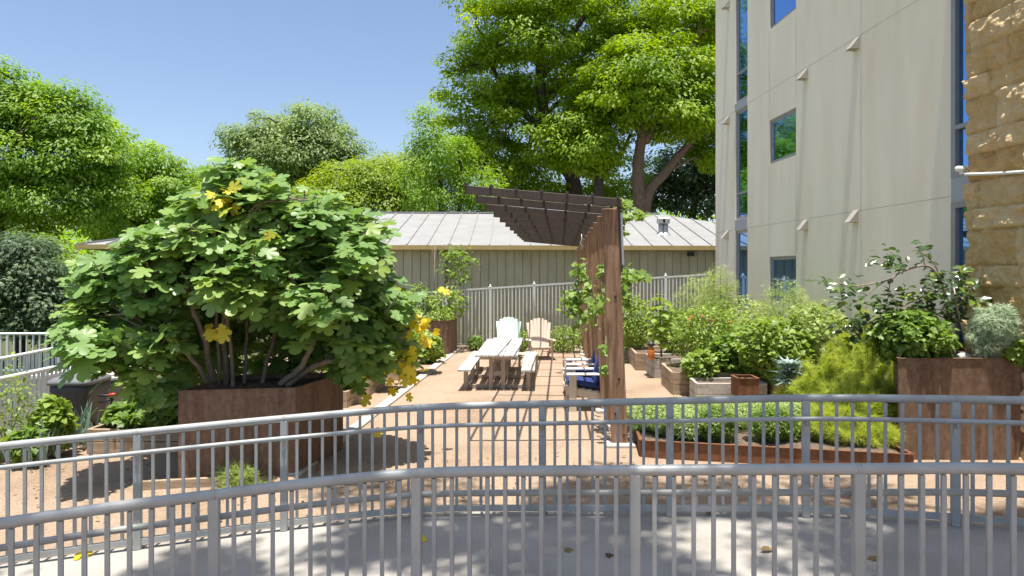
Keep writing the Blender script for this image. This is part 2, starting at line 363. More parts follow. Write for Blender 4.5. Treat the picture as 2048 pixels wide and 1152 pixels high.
# ------------------------------------------------------------------ the setting: ground, ramp, edging
def cat(pts, n=12):
    pts = np.array(pts, float); out = []
    for i in range(len(pts)-1):
        p0 = pts[max(i-1, 0)]; p1 = pts[i]; p2 = pts[i+1]; p3 = pts[min(i+2, len(pts)-1)]
        for t in np.linspace(0, 1, n, endpoint=False):
            out.append(.5*((2*p1)+(-p0+p2)*t+(2*p0-5*p1+4*p2-p3)*t*t+(-p0+3*p1-3*p2+p3)*t**3))
    out.append(pts[-1]); return np.array(out)
FAR = cat([(-7.6,4.5),(-5.8,5.3),(-4.24,5.77),(-3.3,6.0),(-2.1,6.26),(-.86,6.42),(.28,6.28),(1.4,6.10),(2.55,5.9),(3.58,5.55),(4.5,5.15),(5.8,4.4)])
NEAR = cat([(-6,2.3),(-4.4,3.1),(-2.83,3.77),(-1.82,4.07),(-.63,4.29),(.76,4.1),(1.98,3.9),(2.8,3.74),(4.2,3.2),(5.5,2.4)])
def fy(C, x): return float(np.interp(x, C[:, 0], C[:, 1]))

gx = np.unique(np.concatenate([[-400,-200,-100,-60,-40,-30,-22], np.arange(-18, 18.01, .3), [22,30,40,60,100,200,400]]))
gy = np.unique(np.concatenate([[-400,-150,-60,-20,-8,-2], np.arange(0, 9, .2), np.arange(9, 26, .4), [28,32,40,60,100,200,500]]))
XX, YY = np.meshgrid(gx, gy); ZZ = gz(XX, YY)
inn = (np.abs(XX) < 8) & (YY > 6.6) & (YY < 23)
ZZ = ZZ+np.where(inn, (fbm(np.stack([XX*.8, YY*.8, XX*0], -1), 3)-.45)*.05, 0)
nx, ny = len(gx), len(gy)
me = bpy.data.meshes.new('ground')
me.from_pydata(np.stack([XX, YY, ZZ], -1).reshape(-1, 3).tolist(), [], [(j*nx+i, j*nx+i+1, (j+1)*nx+i+1, (j+1)*nx+i) for j in range(ny-1) for i in range(nx-1)])
me.polygons.foreach_set('use_smooth', [True]*len(me.polygons))
props(link_mesh('ground', me, M['ground'], None), kind='structure')

mb = MB(); xs = np.linspace(-7.2, 5.4, 90); vs = []; fs = []
for x in xs:
    a = fy(NEAR, max(x, -5.9))-.22; b2 = fy(FAR, x)+.1; z = ramp_z(x)
    for t in np.linspace(0, 1, 6): vs.append((x, a+(b2-a)*t, z))
    vs.append((x, b2, z-.5)); vs.append((x, a, z-.5))
k = 8
for i in range(len(xs)-1):
    for j in range(6): fs.append((i*k+j, (i+1)*k+j, (i+1)*k+j+1, i*k+j+1))
    fs.append((i*k+7, (i+1)*k+7, (i+1)*k, i*k))
mb.add(vs, fs); props(mb.build('ramp_path', M['ramp']), kind='structure')

mb = MB(); e0 = Vector((-2.66, 8.3)); e1 = Vector((-1.72, 21.6))
n = 12
for i in range(n):
    a = e0.lerp(e1, i/n); c = e0.lerp(e1, (i+1)/n-.002)
    mb.bar((a.x, a.y, G(a.x, a.y)+.0), (c.x, c.y, G(c.x, c.y)+.0+random.uniform(-.006, .006)), .2, .07+random.uniform(0, .012), bev=.01)
props(mb.build('path_edging', M['concrete']), kind='structure')

# ------------------------------------------------------------------ railings
def railing(name, label, C, posts, side, zf, H=1.06, step=.113, mat=None, postw=.064, group=None, tube_r=.033, hand=True, n_seg=None, cat_='railing'):
    mat = mat or M['rail']
    xm = posts[len(posts)//2]; ym = fy(C, xm)
    t = thing(name, label, cat_, (xm, ym, zf(xm)), group)
    xa, xb = posts[0]-.25, posts[-1]+.25
    sel = [p for p in C if xa < p[0] < xb]; path = [(xa, fy(C, xa))]+[tuple(p) for p in sel]+[(xb, fy(C, xb))]
    MB().tube([(x, y, zf(x)+H-.033) for x, y in path], tube_r, 16).build('top_rail', mat, t)
    tn = []
    for i, (x, y) in enumerate(path):
        a = path[max(i-1, 0)]; c = path[min(i+1, len(path)-1)]; d = Vector((c[0]-a[0], c[1]-a[1])).normalized()
        tn.append(Vector((-d.y, d.x))*side)
    if hand:
        MB().tube([(x+v.x*.085, y+v.y*.085, zf(x)+.865) for (x, y), v in zip(path, tn)], .0205, 12).build('handrail', mat, t)
    mb = MB()
    for i in range(len(path)-1):
        (x, y), (x2, y2) = path[i], path[i+1]
        mb.bar((x, y, zf(x)+.07), (x2, y2, zf(x2)+.07), .04, .05)
    mb.build('bottom_rail', mat, t)
    # post mesh shared
    pm = MB().box((0, 0, (H-.05)/2), (postw, postw, H-.05), bev=.006); bm_ = MB().box((0, 0, (H-.15)/2+.08), (.025, .025, H-.15))
    pmesh = bmesh_ = None
    def place(mbx, nm, x, y, shared):
        d = .02; ang = math.atan2(fy(C, x+d)-fy(C, x-d), 2*d)
        if shared is None:
            o = mbx.build(nm, mat, None, (0, 0, 0)); o.parent = t
        else:
            o = shared.copy(); COL.objects.link(o)
        o.location = Vector((x, y, zf(x)))-t.location; o.rotation_euler = (0, 0, ang)
        return o
    p0 = b0 = k0 = None
    for i, x in enumerate(posts):
        o = place(pm, 'post', x, fy(C, x), p0); p0 = p0 or o
        MB().tube([(x-.01, fy(C, x-.01), zf(x)+H-.033), (x+.01, fy(C, x+.01), zf(x)+H-.033)], tube_r+.0016, 16).build('rail_joint', mat, t)
        if hand:
            if k0 is None:
                kb = MB().box((0, side*.036, .80), (.034, .012, .10)).tube([(0, side*.04, .80), (0, side*.075, .81), (0, side*.085, .85)], .008, 8)
                kb.box((0, side*.043, .825), (.012, .006, .012)).box((0, side*.043, .775), (.012, .006, .012))
                k0 = kb.build('handrail_bracket', M['galv'], None, (0, 0, 0)); q = k0
            else: q = k0.copy(); COL.objects.link(q)
            q.parent = o; q.location = (0, 0, 0)
    for a, c in zip(posts[:-1], posts[1:]):
        m_ = max(2, round((c-a)/math.cos(.15)/step))
        for j in range(1, m_):
            x = a+(c-a)*j/m_
            o = place(bm_, 'baluster', x, fy(C, x), b0); b0 = b0 or o
    return t
railing('metal_railing', 'near grey tube railing with balusters, curving across the bottom of the photo', NEAR, [-4.2,-3.0,-1.78,-.6,.74,1.98,3.2,4.4], 1, ramp_z, group='curved railings along the concrete ramp')
railing('metal_railing', 'far curved grey railing on the garden side of the concrete ramp, with handrail', FAR, [-5.7,-4.5,-3.29,-2.09,-.86,.28,1.41,2.54,3.6,4.6], -1, ramp_z, step=.118, group='curved railings along the concrete ramp')

# straight balustrade / fence between two points
def fence(name, label, cat_, A, B, zA, zB, H, nposts, step, mat, postw=.09, caps=True, group=None, tube=False):
    A = Vector(A); B = Vector(B); t = thing(name, label, cat_, ((A+B)/2).to_3d()+Vector((0, 0, (zA+zB)/2)), group)
    d = (B-A).normalized(); L = (B-A).length
    def pt(s, z): q = A+d*s; return Vector((q.x, q.y, zA+(zB-zA)*s/L+z))
    ang = math.atan2(d.y, d.x)
    if tube: MB().tube([pt(0, H), pt(L, H)], .036, 14).build('top_rail', mat, t)
    else: MB().bar(pt(0, H), pt(L, H), .05, .05).build('top_rail', mat, t)
    MB().bar(pt(0, .1), pt(L, .1), .035, .05).build('bottom_rail', mat, t)
    p0 = b0 = None
    for i in range(nposts):
        s = L*i/(nposts-1); q = pt(s, 0)
        if p0 is None:
            mb = MB().box((0, 0, (H+.02)/2), (postw, postw, H+.02), bev=.008)
            if caps: mb.lathe((0, 0, H+.03), [(0, .0), (postw*.62, 0), (postw*.62, .02), (postw*.3, .04), (postw*.36, .06), (postw*.25, .09), (0, .1)], 10)
            p0 = mb.build('post', mat, None, (0, 0, 0)); o = p0; o.parent = t
        else: o = p0.copy(); COL.objects.link(o)
        o.location = q-t.location; o.rotation_euler = (0, 0, ang)
        if i < nposts-1:
            seg = L/(nposts-1); m_ = round(seg/step)
            for j in range(1, m_):
                q = pt(s+seg*j/m_, 0)
                if b0 is None:
                    b0 = MB().box((0, 0, H/2+.03), (.034, .034, H-.1)).build('picket', mat, None, (0, 0, 0)); o = b0; o.parent = t
                else: o = b0.copy(); COL.objects.link(o)
                o.location = q-t.location; o.rotation_euler = (0, 0, ang)
    return t
D_F = 22.16; sp = 87.6/F*D_F
fx0 = (893-1024)/F*D_F-2*sp
nP = 9; fx1 = fx0+(nP-1)*sp
slope = (37/585.)
zt = lambda px: CZ-((585-(px-845)*slope)-HZ)/F*D_F
pxa = 893-2*87.6; pxb = pxa+(nP-1)*87.6
Hf = 1.86
fence('picket_fence', 'pale metal picket fence rising to the right along the back of the garden', 'fence', (fx0, D_F), (fx1, D_F), zt(pxa)-Hf, zt(pxb)-Hf, Hf, nP, sp/12, M['fence'], .09, True)
fence('ramp_railing', 'white ramp railing closest to the black bin, topmost rail nearest the garden', 'railing', (-8.25, 9.5), (-8.3, 14.6), -.56, -.56, 1.06, 5, .12, M['fence'], .06, False, 'railings of the lower ramp at left', True)
fence('ramp_railing', 'white ramp railing in the middle of the three, sloping behind the fig leaves', 'railing', (-10.1, 11.5), (-10.1, 17), -.58, -.5, 1.06, 5, .12, M['fence'], .06, False, 'railings of the lower ramp at left', True)
fence('ramp_railing', 'level white ramp railing farthest back, in front of the dark shrub', 'railing', (-16, 18), (-10.6, 18), -.48, -.48, 1.06, 5, .16, M['fence'], .06, False, 'railings of the lower ramp at left', True)
lw = thing('low_wall', 'low pale concrete retaining wall behind the left ramp railings', 'wall', (-9.4, 16, -.6))
MB().box((-9.3, 15.5, -.25), (.25, 4.2, .75), bev=.01).build('wall_body', M['concrete'], lw)
MB().box((-9.3, 15.5, .16), (.33, 4.3, .07), bev=.01).build('coping', M['white'], lw)

# ------------------------------------------------------------------ cream building
WX0, WS = 7.46, -.057
def wx(y): return WX0+WS*y
def pxy(px): k = (px-1024)/F; return WX0/(k-WS)          # photo column -> distance along wall
def pz(py, d): return CZ-(py-HZ)/F*d
wn = Vector((-1, WS, 0)).normalized()
def wp(y, z, out=0):  v = Vector((wx(y), y, z))+wn*out; return v
bd = thing('apartment_building', 'cream stucco building with narrow tinted windows and a rough stone end', 'building', (7.2, 15, -.5))
YE, YS = pxy(1431), pxy(1903)
ZT = 11.6
holes = []
def hole(pa, pb, zt_, zb_): holes.append((pxy(pb), pxy(pa), zb_, zt_)); return holes[-1]
dT = pxy(1483); dS = pxy(1565)
FL = 3.38                                               # storey height
W_t0 = hole(1471, 1495, pz(460, dT), pz(622, dT))
W_t1 = hole(1471, 1495, pz(217, dT), pz(438, dT))
W_t2 = hole(1471, 1495, pz(217, dT)+FL*1.0, pz(201, dT))
W_t3 = hole(1471, 1495, 11.4, pz(217, dT)+FL+.22)
s_t, s_b = pz(241, pxy(1539)), pz(329, pxy(1539))
W_s1 = hole(1539, 1592, s_t, s_b)
W_s0 = hole(1539, 1592, s_t-FL-.05, s_b-FL-.05)
W_s2 = hole(1539, 1592, s_t+FL, s_b+FL)
def grid_wall(y0, y1, z0, z1, holes, name, mat, parent, th=.12):
    ys = sorted({y0, y1, *[h[0] for h in holes], *[h[1] for h in holes]}); zs = sorted({z0, z1, *[h[2] for h in holes], *[h[3] for h in holes]})
    mb = MB(); vi = {}; vs = []
    def v(y, z, o=0):
        kk = (round(y, 5), round(z, 5), o)
        if kk not in vi: vi[kk] = len(vs); vs.append(wp(y, z, o))
        return vi[kk]
    fs = []
    for a, b in zip(ys[:-1], ys[1:]):
        for c, d in zip(zs[:-1], zs[1:]):
            my, mz = (a+b)/2, (c+d)/2
            if any(h[0] < my < h[1] and h[2] < mz < h[3] for h in holes): continue
            fs.append((v(a, c), v(b, c), v(b, d), v(a, d)))
    for h in holes:
        a, b, c, d = h
        for (p, q) in (((a, c), (b, c)), ((b, c), (b, d)), ((b, d), (a, d)), ((a, d), (a, c))):
            fs.append((v(*p), v(*q), v(*q, -th), v(*p, -th)))
    # joint grooves: thin inset strips are added separately
    mb.add(vs, fs)
    return mb
mb = grid_wall(YS, YE, -.9, ZT, holes, 'wall', M['cream'], bd)
# north end, back and roof of the block
a = wp(YE, -.9); 
mb.add([wp(YE, -.9), wp(YE, ZT), wp(YE, ZT)+Vector((9, .5, 0)), wp(YE, -.9)+Vector((9, .5, 0))], [(0, 1, 2, 3)])
mb.add([wp(YE, ZT), wp(8.6, ZT), wp(8.6, ZT)+Vector((9, .5, 0)), wp(YE, ZT)+Vector((9, .5, 0))], [(0, 1, 2, 3)])
wall_o = mb.build('wall', M['cream'], bd)
# reveal joints (narrow recessed lines in the stucco)
M['joint'] = surf('stucco_joint', [(.55,.50,.40),(.60,.54,.43)], .9, 6, 0)
jz1 = pz(456, pxy(1495)); mb = MB()
def jline(y0, y1, z0, z1):
    if y0 == y1: mb.add([wp(y0-.006, z0, .003), wp(y0+.006, z0, .003), wp(y0+.006, z1, .003), wp(y0-.006, z1, .003)], [(0, 1, 2, 3)])
    else: mb.add([wp(y0, z0-.007, .003), wp(y1, z0-.007, .003), wp(y1, z0+.007, .003), wp(y0, z0+.007, .003)], [(0, 1, 2, 3)])
for k in range(3):
    z = jz1+FL*k
    jline(YS+.01, W_t0[0]-.03, z, z); jline(W_t0[1]+.03, YE-.01, z, z)
yj = pxy(1722)
for y_, z0, z1 in ((yj, -.8, 11.5), (W_s1[0], W_s0[3], W_s1[2]), (W_s1[1], W_s0[3], W_s1[2]), (W_s1[0], W_s1[3], W_s2[2]), (W_s1[1], W_s1[3], W_s2[2])):
    jline(y_, y_, z0+.05, z1-.05)
mb.build('wall_joint', M['joint'], bd)
def window(h, mull=(), fr=.055, inset=.07):
    y0, y1, z0, z1 = h; mb = MB()
    def bar(ya, za, yb, zb, w): mb.bar(wp(ya, za, -inset+.02), wp(yb, zb, -inset+.02), w, .06, up=wn)
    bar(y0, z0+fr/2, y1, z0+fr/2, fr); bar(y0, z1-fr/2, y1, z1-fr/2, fr)
    bar(y0+fr/2, z0+fr, y0+fr/2, z1-fr, fr); bar(y1-fr/2, z0+fr, y1-fr/2, z1-fr, fr)
    for zm in mull: bar(y0+fr, zm, y1-fr, zm, .05)
    w_ = mb.build('window', M['frame'], bd)
    MB().add([wp(y0+.03, z0+.03, -inset), wp(y1-.03, z0+.03, -inset), wp(y1-.03, z1-.03, -inset), wp(y0+.03, z1-.03, -inset)], [(0, 1, 2, 3)]).build('pane', M['glass'], w_)
    mb = MB(); i = fr; t_ = .025
    for (ya, za, yb, zb) in ((y0+i, z0+i+t_/2, y1-i, z0+i+t_/2), (y0+i, z1-i-t_/2, y1-i, z1-i-t_/2), (y0+i+t_/2, z0+i+t_, y0+i+t_/2, z1-i-t_), (y1-i-t_/2, z0+i+t_, y1-i-t_/2, z1-i-t_)):
        mb.bar(wp(ya, za, -inset+.008), wp(yb, zb, -inset+.008), t_, .03, up=wn)
    mb.build('sash', M['frame_l'], w_)
window(W_s0); window(W_s1); window(W_s2)
window(W_t0, [pz(560, dT)-.9]); window(W_t1, [pz(385, dT)]); window(W_t2, [pz(142, dT)]); window(W_t3)
for (zb_, zt_) in ((W_t0[3], W_t1[2]), (W_t1[3], W_t2[2])):
    y0, y1 = W_t0[0], W_t0[1]
    MB().box((wp((y0+y1)/2, (zb_+zt_)/2, .0)), (.04, (y1-y0), zt_-zb_-.004), rz=math.atan2(-WS, 1)).build('spandrel_panel', M['spandrel'], bd)
# strip of windows between stucco and stone
YW0 = (WX0-.15)/((1936-1024)/F-WS); YW1 = YS
def big(z0, z1, mull):
    y0, y1 = YW0-.25, YW1; mb = MB(); fr = .09
    bar = lambda ya, za, yb, zb, w: mb.bar(wp(ya, za, -.03), wp(yb, zb, -.03), w, .09, up=wn)
    bar(y0, z0+fr/2, y1, z0+fr/2, fr); bar(y0, z1-fr/2, y1, z1-fr/2, fr); bar(y1-.05, z0+fr, y1-.05, z1-fr, .1); bar(y0+.05, z0+fr, y0+.05, z1-fr, .1)
    for zm in mull: bar(y0+.1, zm, y1-.1, zm, .07)
    w_ = mb.build('window', M['frame'], bd)
    MB().add([wp(y0+.05, z0+.05, -.05), wp(y1-.05, z0+.05, -.05), wp(y1-.05, z1-.05, -.05), wp(y0+.05, z1-.05, -.05)], [(0, 1, 2, 3)]).build('pane', M['glass'], w_)
dW = (YW0+YW1)/2
zs1 = pz(352, dW); zs0 = pz(402, dW)
big(-.6, zs0, []); big(zs1, zs1+2.9, [pz(250, dW)]); big(zs1+3.3, 11.4, [])
for (z0, z1) in ((zs0, zs1), (zs1+2.9, zs1+3.3)):
    MB().box(wp((YW0-.25+YW1)/2, (z0+z1)/2, -.02), (.06, YW1-YW0+.25, z1-z0-.004), rz=math.atan2(-WS, 1)).build('spandrel_panel', M['spandrel'], bd)
# rough stone section (real relief)
SX = .16; y0, y1, z0, z1 = YW0-6.5, YW0, -.8, ZT
ny_, nz_ = 340, 680
yy = np.linspace(y1, y0, ny_); zz = np.linspace(z0, z1, nz_); Y2, Z2 = np.meshgrid(yy, zz, indexing='ij')
CH = np.cumsum([0]+[(.30, .46, .58, .40, .52)[(k*7+k*k) % 5] for k in range(40)])-1.0
ci = np.searchsorted(CH, Z2, side='right')-1; course = ci.astype(float); chh = (CH[ci+1]-CH[ci]); zf_ = (Z2-CH[ci])/chh
wdt = .55+.5*((np.sin(course*91.7)*4375.85) % 1); offs = (np.sin(course*12.9898)*43758.5453) % 1
bu = (Y2/wdt+offs); bi = np.floor(bu); bf = bu % 1
hsh = (np.sin(bi*78.233+course*37.719)*43758.5453) % 1
edge = np.minimum(np.minimum(zf_, 1-zf_)*chh, np.minimum(bf, 1-bf)*wdt)
pil = np.clip(edge/.03, 0, 1)**.7
rough = fbm(np.stack([Y2*2.6, Z2*2.6, hsh*20], -1), 6)
rg = np.abs(fbm(np.stack([Y2*3.1+9, Z2*3.1, hsh*9], -1), 5)-.47)*2
lg = vnoise(np.stack([Y2*1.1+3, Z2*1.1, Z2*0], -1))
fine = fbm(np.stack([Y2*9, Z2*12, hsh*31], -1), 4)
disp = .035*pil+(.12*rough-.12*rg+.06*hsh+.04*lg+.10*fine)-.02
out = SX-.10+disp
P3 = np.stack([wx(Y2)+wn.x*out, Y2+wn.y*out, Z2], -1)
org = np.array(wloc(bd))
me = bpy.data.meshes.new('stone_wall'); vv = (P3-org).reshape(-1, 3).tolist()
ff = [(i*nz_+j, i*nz_+j+1, (i+1)*nz_+j+1, (i+1)*nz_+j) for i in range(ny_-1) for j in range(nz_-1)]
nv = len(vv)                                            # return edge towards the window
ed = [tuple(np.array(wp(y1, z, -.3))-org) for z in zz]; vv += ed
ff += [(j, nv+j, nv+j+1, j+1) for j in range(nz_-1)]
me.from_pydata(vv, [], ff); me.polygons.foreach_set('use_smooth', [True]*len(me.polygons)); me.update()
at_ = me.attributes.new('blk', 'FLOAT', 'POINT'); at_.data.foreach_set('value', np.concatenate([hsh.ravel(), np.zeros(nz_)]).astype(np.float32))
link_mesh('stone_wall', me, M['stone'], bd)
# vent hoods
def vent(px, py):
    d = pxy(px); z = pz(py, d); mb = MB(); s = .095
    a = [wp(d-s, z+.11, .0), wp(d+s, z+.11, .0), wp(d+s, z-.13, .19), wp(d-s, z-.13, .19), wp(d+s, z-.13, 0), wp(d-s, z-.13, 0)]
    mb.add(a, [(0, 1, 2, 3), (1, 4, 2), (0, 3, 5)])
    mb.box(wp(d, z-.125, .095), (.15, .2, .015), rz=math.atan2(-WS, 1))
    mb.build('vent_hood', M['spandrel'] if False else M['vent'], bd)
M['vent'] = surf('vent_metal', [(.30,.28,.24),(.36,.33,.28)], .6, 6, .05)
for px, py in ((1457,239),(1612,147),(1714,86),(1455,468),(1612,448),(1712,431),(1457,8)): vent(px, py)
sc = thing('security_camera', 'white dome security camera on the edge of the stone wall', 'camera', P(1926, 340, YW0-.05)+Vector((-.1, 0, 0)))
c = wp(YW0, pz(340, YW0), SX+.16)
MB().box(c+Vector((.16, .02, 0)), (.07, .10, .13), bev=.01).build('bracket', M['white'], sc)
MB().tube([c+Vector((.13, .02, .01)), c+Vector((.0, .0, .012)), c+Vector((-.02, .0, .012)), c+Vector((-.035, 0, .012))], [.05, .045, .035, .012], 14).build('housing', M['white'], sc)
MB().lathe(c+Vector((.07, .01, -.075)), [(0, 0), (.022, .006), (.034, .03), (.034, .05), (0, .05)], 14).build('lens_dome', M['white'], sc)
pts = [wp(YW0-.05-t*1.6, pz(349-t*12, YW0-.05-t*1.6)-.02*math.sin(t*3.1), SX+.08) for t in np.linspace(0, 1, 12)]
props(MB().tube(pts, .022, 10).build('conduit_pipe', M['white'], None, pts[0]), 'white conduit pipe running across the stone wall from the security camera', 'pipe')

# ------------------------------------------------------------------ rear building
rb = thing('metal_roof_building', 'long low building with pale standing seam metal roof and grey green siding', 'building', (-2, 24, -.6))
q = .057
def rp_(x, off, z): return Vector((x, 23.25+q*x+off, z))
XL, XR = -14.3, 13.0; ZE = 3.10; RUN = 6.5; PIT = .25; ZR = ZE+RUN*PIT
mb = MB(); mb.add([rp_(XL, 0, ZE), rp_(XR, 0, ZE), rp_(XR-RUN, RUN, ZR), rp_(XL+RUN, RUN, ZR), rp_(XL, 2*RUN, ZE), rp_(XR, 2*RUN, ZE)],
                  [(0, 1, 2, 3), (4, 3, 2, 5), (0, 3, 4), (1, 5, 2)])
x = XL+.25                                               # standing seams
while x < XR:
    r = min(RUN, x-XL, XR-x)
    if r > .1: mb.bar(rp_(x, 0, ZE+.02), rp_(x, r, ZE+r*PIT+.02), .035, .05)
    x += .46*1.52
y = .3
while y < 2*RUN-.2:
    r = min(y, 2*RUN-y); mb.bar(rp_(XL, y, ZE+.02), rp_(XL+r, y, ZE+r*PIT+.02), .035, .05); y += .7
mb.bar(rp_(XL+RUN-.1, RUN, ZR+.03), rp_(XR-RUN, RUN, ZR+.03), .22, .06)
mb.bar(rp_(XL, 0, ZE+.03), rp_(XL+RUN, RUN, ZR+.03), .16, .05)
roof = mb.build('roof', M['roof'], rb)
MB().bar(rp_(XL-.02, -.04, ZE-.07), rp_(XR, -.04, ZE-.07), .1, .15).build('gutter', M['fascia'], rb)
MB().bar(rp_(XL-.04, .05, ZE-.07), rp_(XL-.04, 12.9, ZE-.07), .1, .15).build('gutter', M['fascia'], rb)
OV = .38
mb = MB(); 
mb.add([rp_(XL+.6, OV, -.8), rp_(XR, OV, -.8), rp_(XR, OV, ZE-.02), rp_(XL+.6, OV, ZE-.02), rp_(XL+.6, 12.4, -.8), rp_(XL+.6, 12.4, ZE-.02)], [(0, 1, 2, 3), (4, 0, 3, 5)])
x = XL+.8
while x < XR: mb.bar(rp_(x, OV-.02, -.8), rp_(x, OV-.02, ZE-.06), .27, .03, up=(0, 1, 0)); x += .292
mb.build('wall', M['siding'], rb)
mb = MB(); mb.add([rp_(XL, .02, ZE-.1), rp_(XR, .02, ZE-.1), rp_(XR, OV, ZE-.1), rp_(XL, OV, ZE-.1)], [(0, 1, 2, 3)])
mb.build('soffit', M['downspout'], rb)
MB().bar(rp_(-2.25, OV-.08, -.5), rp_(-2.25, OV-.08, ZE-.15), .11, .09, up=(0, 1, 0)).build('downspout', M['downspout'], rb)
MB().box(rp_(6.25, OV-.1, ZE-.28), (.22, .16, .13)).build('wall_light', M['black'], rb)
for px, py in ((1322, 452), (1331, 460)):
    d = 25.6; p = P(px, py, d); zb = ZE+(d-23.25-q*p.x)*PIT
    p.z = zb
    mb = MB().tube([p+Vector((0, 0, -.1)), p+Vector((0, 0, .42))], .1, 14).box(p+Vector((0, 0, .5)), (.28, .28, .2), bev=.02).lathe(p+Vector((0, 0, .0)), [(.22, -.04), (.12, .05), (.11, .08)], 14)
    mb.build('roof_vent', M['galv'], rb)

# ------------------------------------------------------------------ pergola
pg = thing('pergola', 'brown timber and steel pergola with a cantilevered slatted canopy over gravel', 'pergola', (1.53, 9.64, -.25))
NR = 12
yl = np.array([169,149,132,118,107,97,89,82,76,72,68.4,64.5])
hA = 1.19+ (1.19-1.03)/(21.9-9.64)*9.64; hB = (1.19-1.03)/(21.9-9.64)
ds = F*hA/(yl+F*hB)
posts_p = []
for i, d in enumerate(ds):
    t = (d-ds[0])/(ds[-1]-ds[0])
    A_ = Vector((-.66+t*1.03, d, 3.44-t*.16-.05)); B_ = Vector((1.44+t*.78+.06, d, 3.25-t*.15-.05))
    MB().bar(A_, B_+Vector((.04, 0, 0)), .05, .115, bev=.004).build('rafter', M['dark_steel'], pg)
    bx = 1.53+t*.81; tx = bx-.14; h0 = -.25; h1 = 3.25-t*.15-.12
    posts_p.append((bx, tx, d+.1, h0, h1))
    mb = MB(); rot = random.uniform(-.02, .02)
    mb.bar((bx, d+.09, h0+.02), (tx, d+.09, h1), .225, .09, up=(0, 1, 0), bev=.006)
    po = mb.build('post', M['wood_p'], pg)
    if i == 0:
        for f_, s_ in ((.63, .02), (.285, .025), (.14, -.05), (.05, .06)):
            c = Vector((bx, d+.035, h0)).lerp(Vector((tx, d+.035, h1)), f_)+Vector((s_, 0, 0))
            MB().tube([c, c+Vector((0, .02, 0))], .017, 10).build('bolt_hole', M['black'], po)
    # steel channel joining post and rafter
    c = Vector((tx+.13, d+.085, h1-.40))
    MB().bar(c+Vector((.03 if i == 0 else 0, 0, -.5)), c+Vector((-.005, 0, .5)), .035, .10, up=(0, 1, 0)).build('steel_plate', M['dark_steel'], pg)
    mb = MB().box((bx+.0, d+.09, h0-.0), (.42, .3, .12), bev=.02); mb.build('footing', M['concrete'], pg)
c = Vector((posts_p[0][1]+.158, posts_p[0][2]-.065, 2.75))
mb = MB().bar(c+Vector((.022, 0, -.42)), c+Vector((-.003, 0, .3)), .03, .02, up=(0, 1, 0)); mb.build('steel_strap', M['galv'], pg)
for j in range(7):                                         # purlins
    f_ = j/6*.995
    pa = Vector((-.66, ds[0]-.04, 3.44+.028)).lerp(Vector((1.5, ds[0]-.04, 3.25+.028)), f_); pb = Vector((.37, ds[-1]+.05, 3.28+.028)).lerp(Vector((2.28, ds[-1]+.05, 3.10+.028)), f_)
    MB().bar(pa, pb, .04, .04).build('purlin', M['dark_steel'], pg)
p = P(1163, 468, 16)
cord = MB().tube([p, p+Vector((.01, 0, -.12)), p+Vector((-.03, 0, -.2)), p+Vector((.02, 0, -.28)), p+Vector((.0, 0, -.36))], .008, 6).tube([p+Vector((-.05, 0, .02)), p+Vector((0, 0, .05)), p+Vector((.06, 0, .0))], .008, 6)
props(cord.build('hanging_cord', M['white'], None, p), 'thin white cord hanging from the pergola slats', 'cord')

# ------------------------------------------------------------------ picnic table
def local(o, x, y, z, a):
    c, s_ = math.cos(a), math.sin(a); return Vector((o.x+x*c-y*s_, o.y+x*s_+y*c, o.z+z))
pt_ = thing('picnic_table', 'long weathered grey picnic table with two attached benches on gravel', 'table', (-.33, 14.1, -.25))
o_ = pt_.location; A = -.045; LT = 3.35
bars = lambda mb, x0, x1, y, z, wd, h, a=A: mb.bar(local(o_, x0, y, z, a), local(o_, x1, y, z, a), wd, h, bev=.005)
mb = MB()
for i in range(6): 
    x = -.375+i*.15; mb.bar(local(o_, x, 0, .73, A), local(o_, x, LT, .73, A), .142, .045, bev=.006)
mb.build('tabletop', M['table'], pt_)
for sx in (-1, 1):
    mb = MB()
    for k in (-1, 1): mb.bar(local(o_, sx*.66+k*.072, -.03, .43, A), local(o_, sx*.66+k*.072, LT-.1, .43, A), .138, .045, bev=.006)
    mb.build('bench_seat', M['table'], pt_)
for y in (.32, 1.65, 2.95):
    for sx in (-1, 1):
        MB().bar(local(o_, sx*.125, y, 0, A), local(o_, sx*.125, y, .7, A), .09, .09, up=(0, 1, 0), bev=.004).build('leg', M['leg_w'], pt_)
        MB().bar(local(o_, sx*.66, y, 0, A), local(o_, sx*.66, y, .405, A), .09, .12, up=(0, 1, 0), bev=.004).build('bench_leg', M['leg_w'], pt_)
    mb = MB(); bars(mb, -.62, .62, y+.06, .045, .05, .08); mb.build('foot_rail', M['leg_w'], pt_)
    mb = MB(); bars(mb, -.36, .36, y-.06, .67, .05, .08); bars(mb, -.2, .2, y+.0, .33, .05, .1); mb.build('cross_brace', M['leg_w'], pt_)

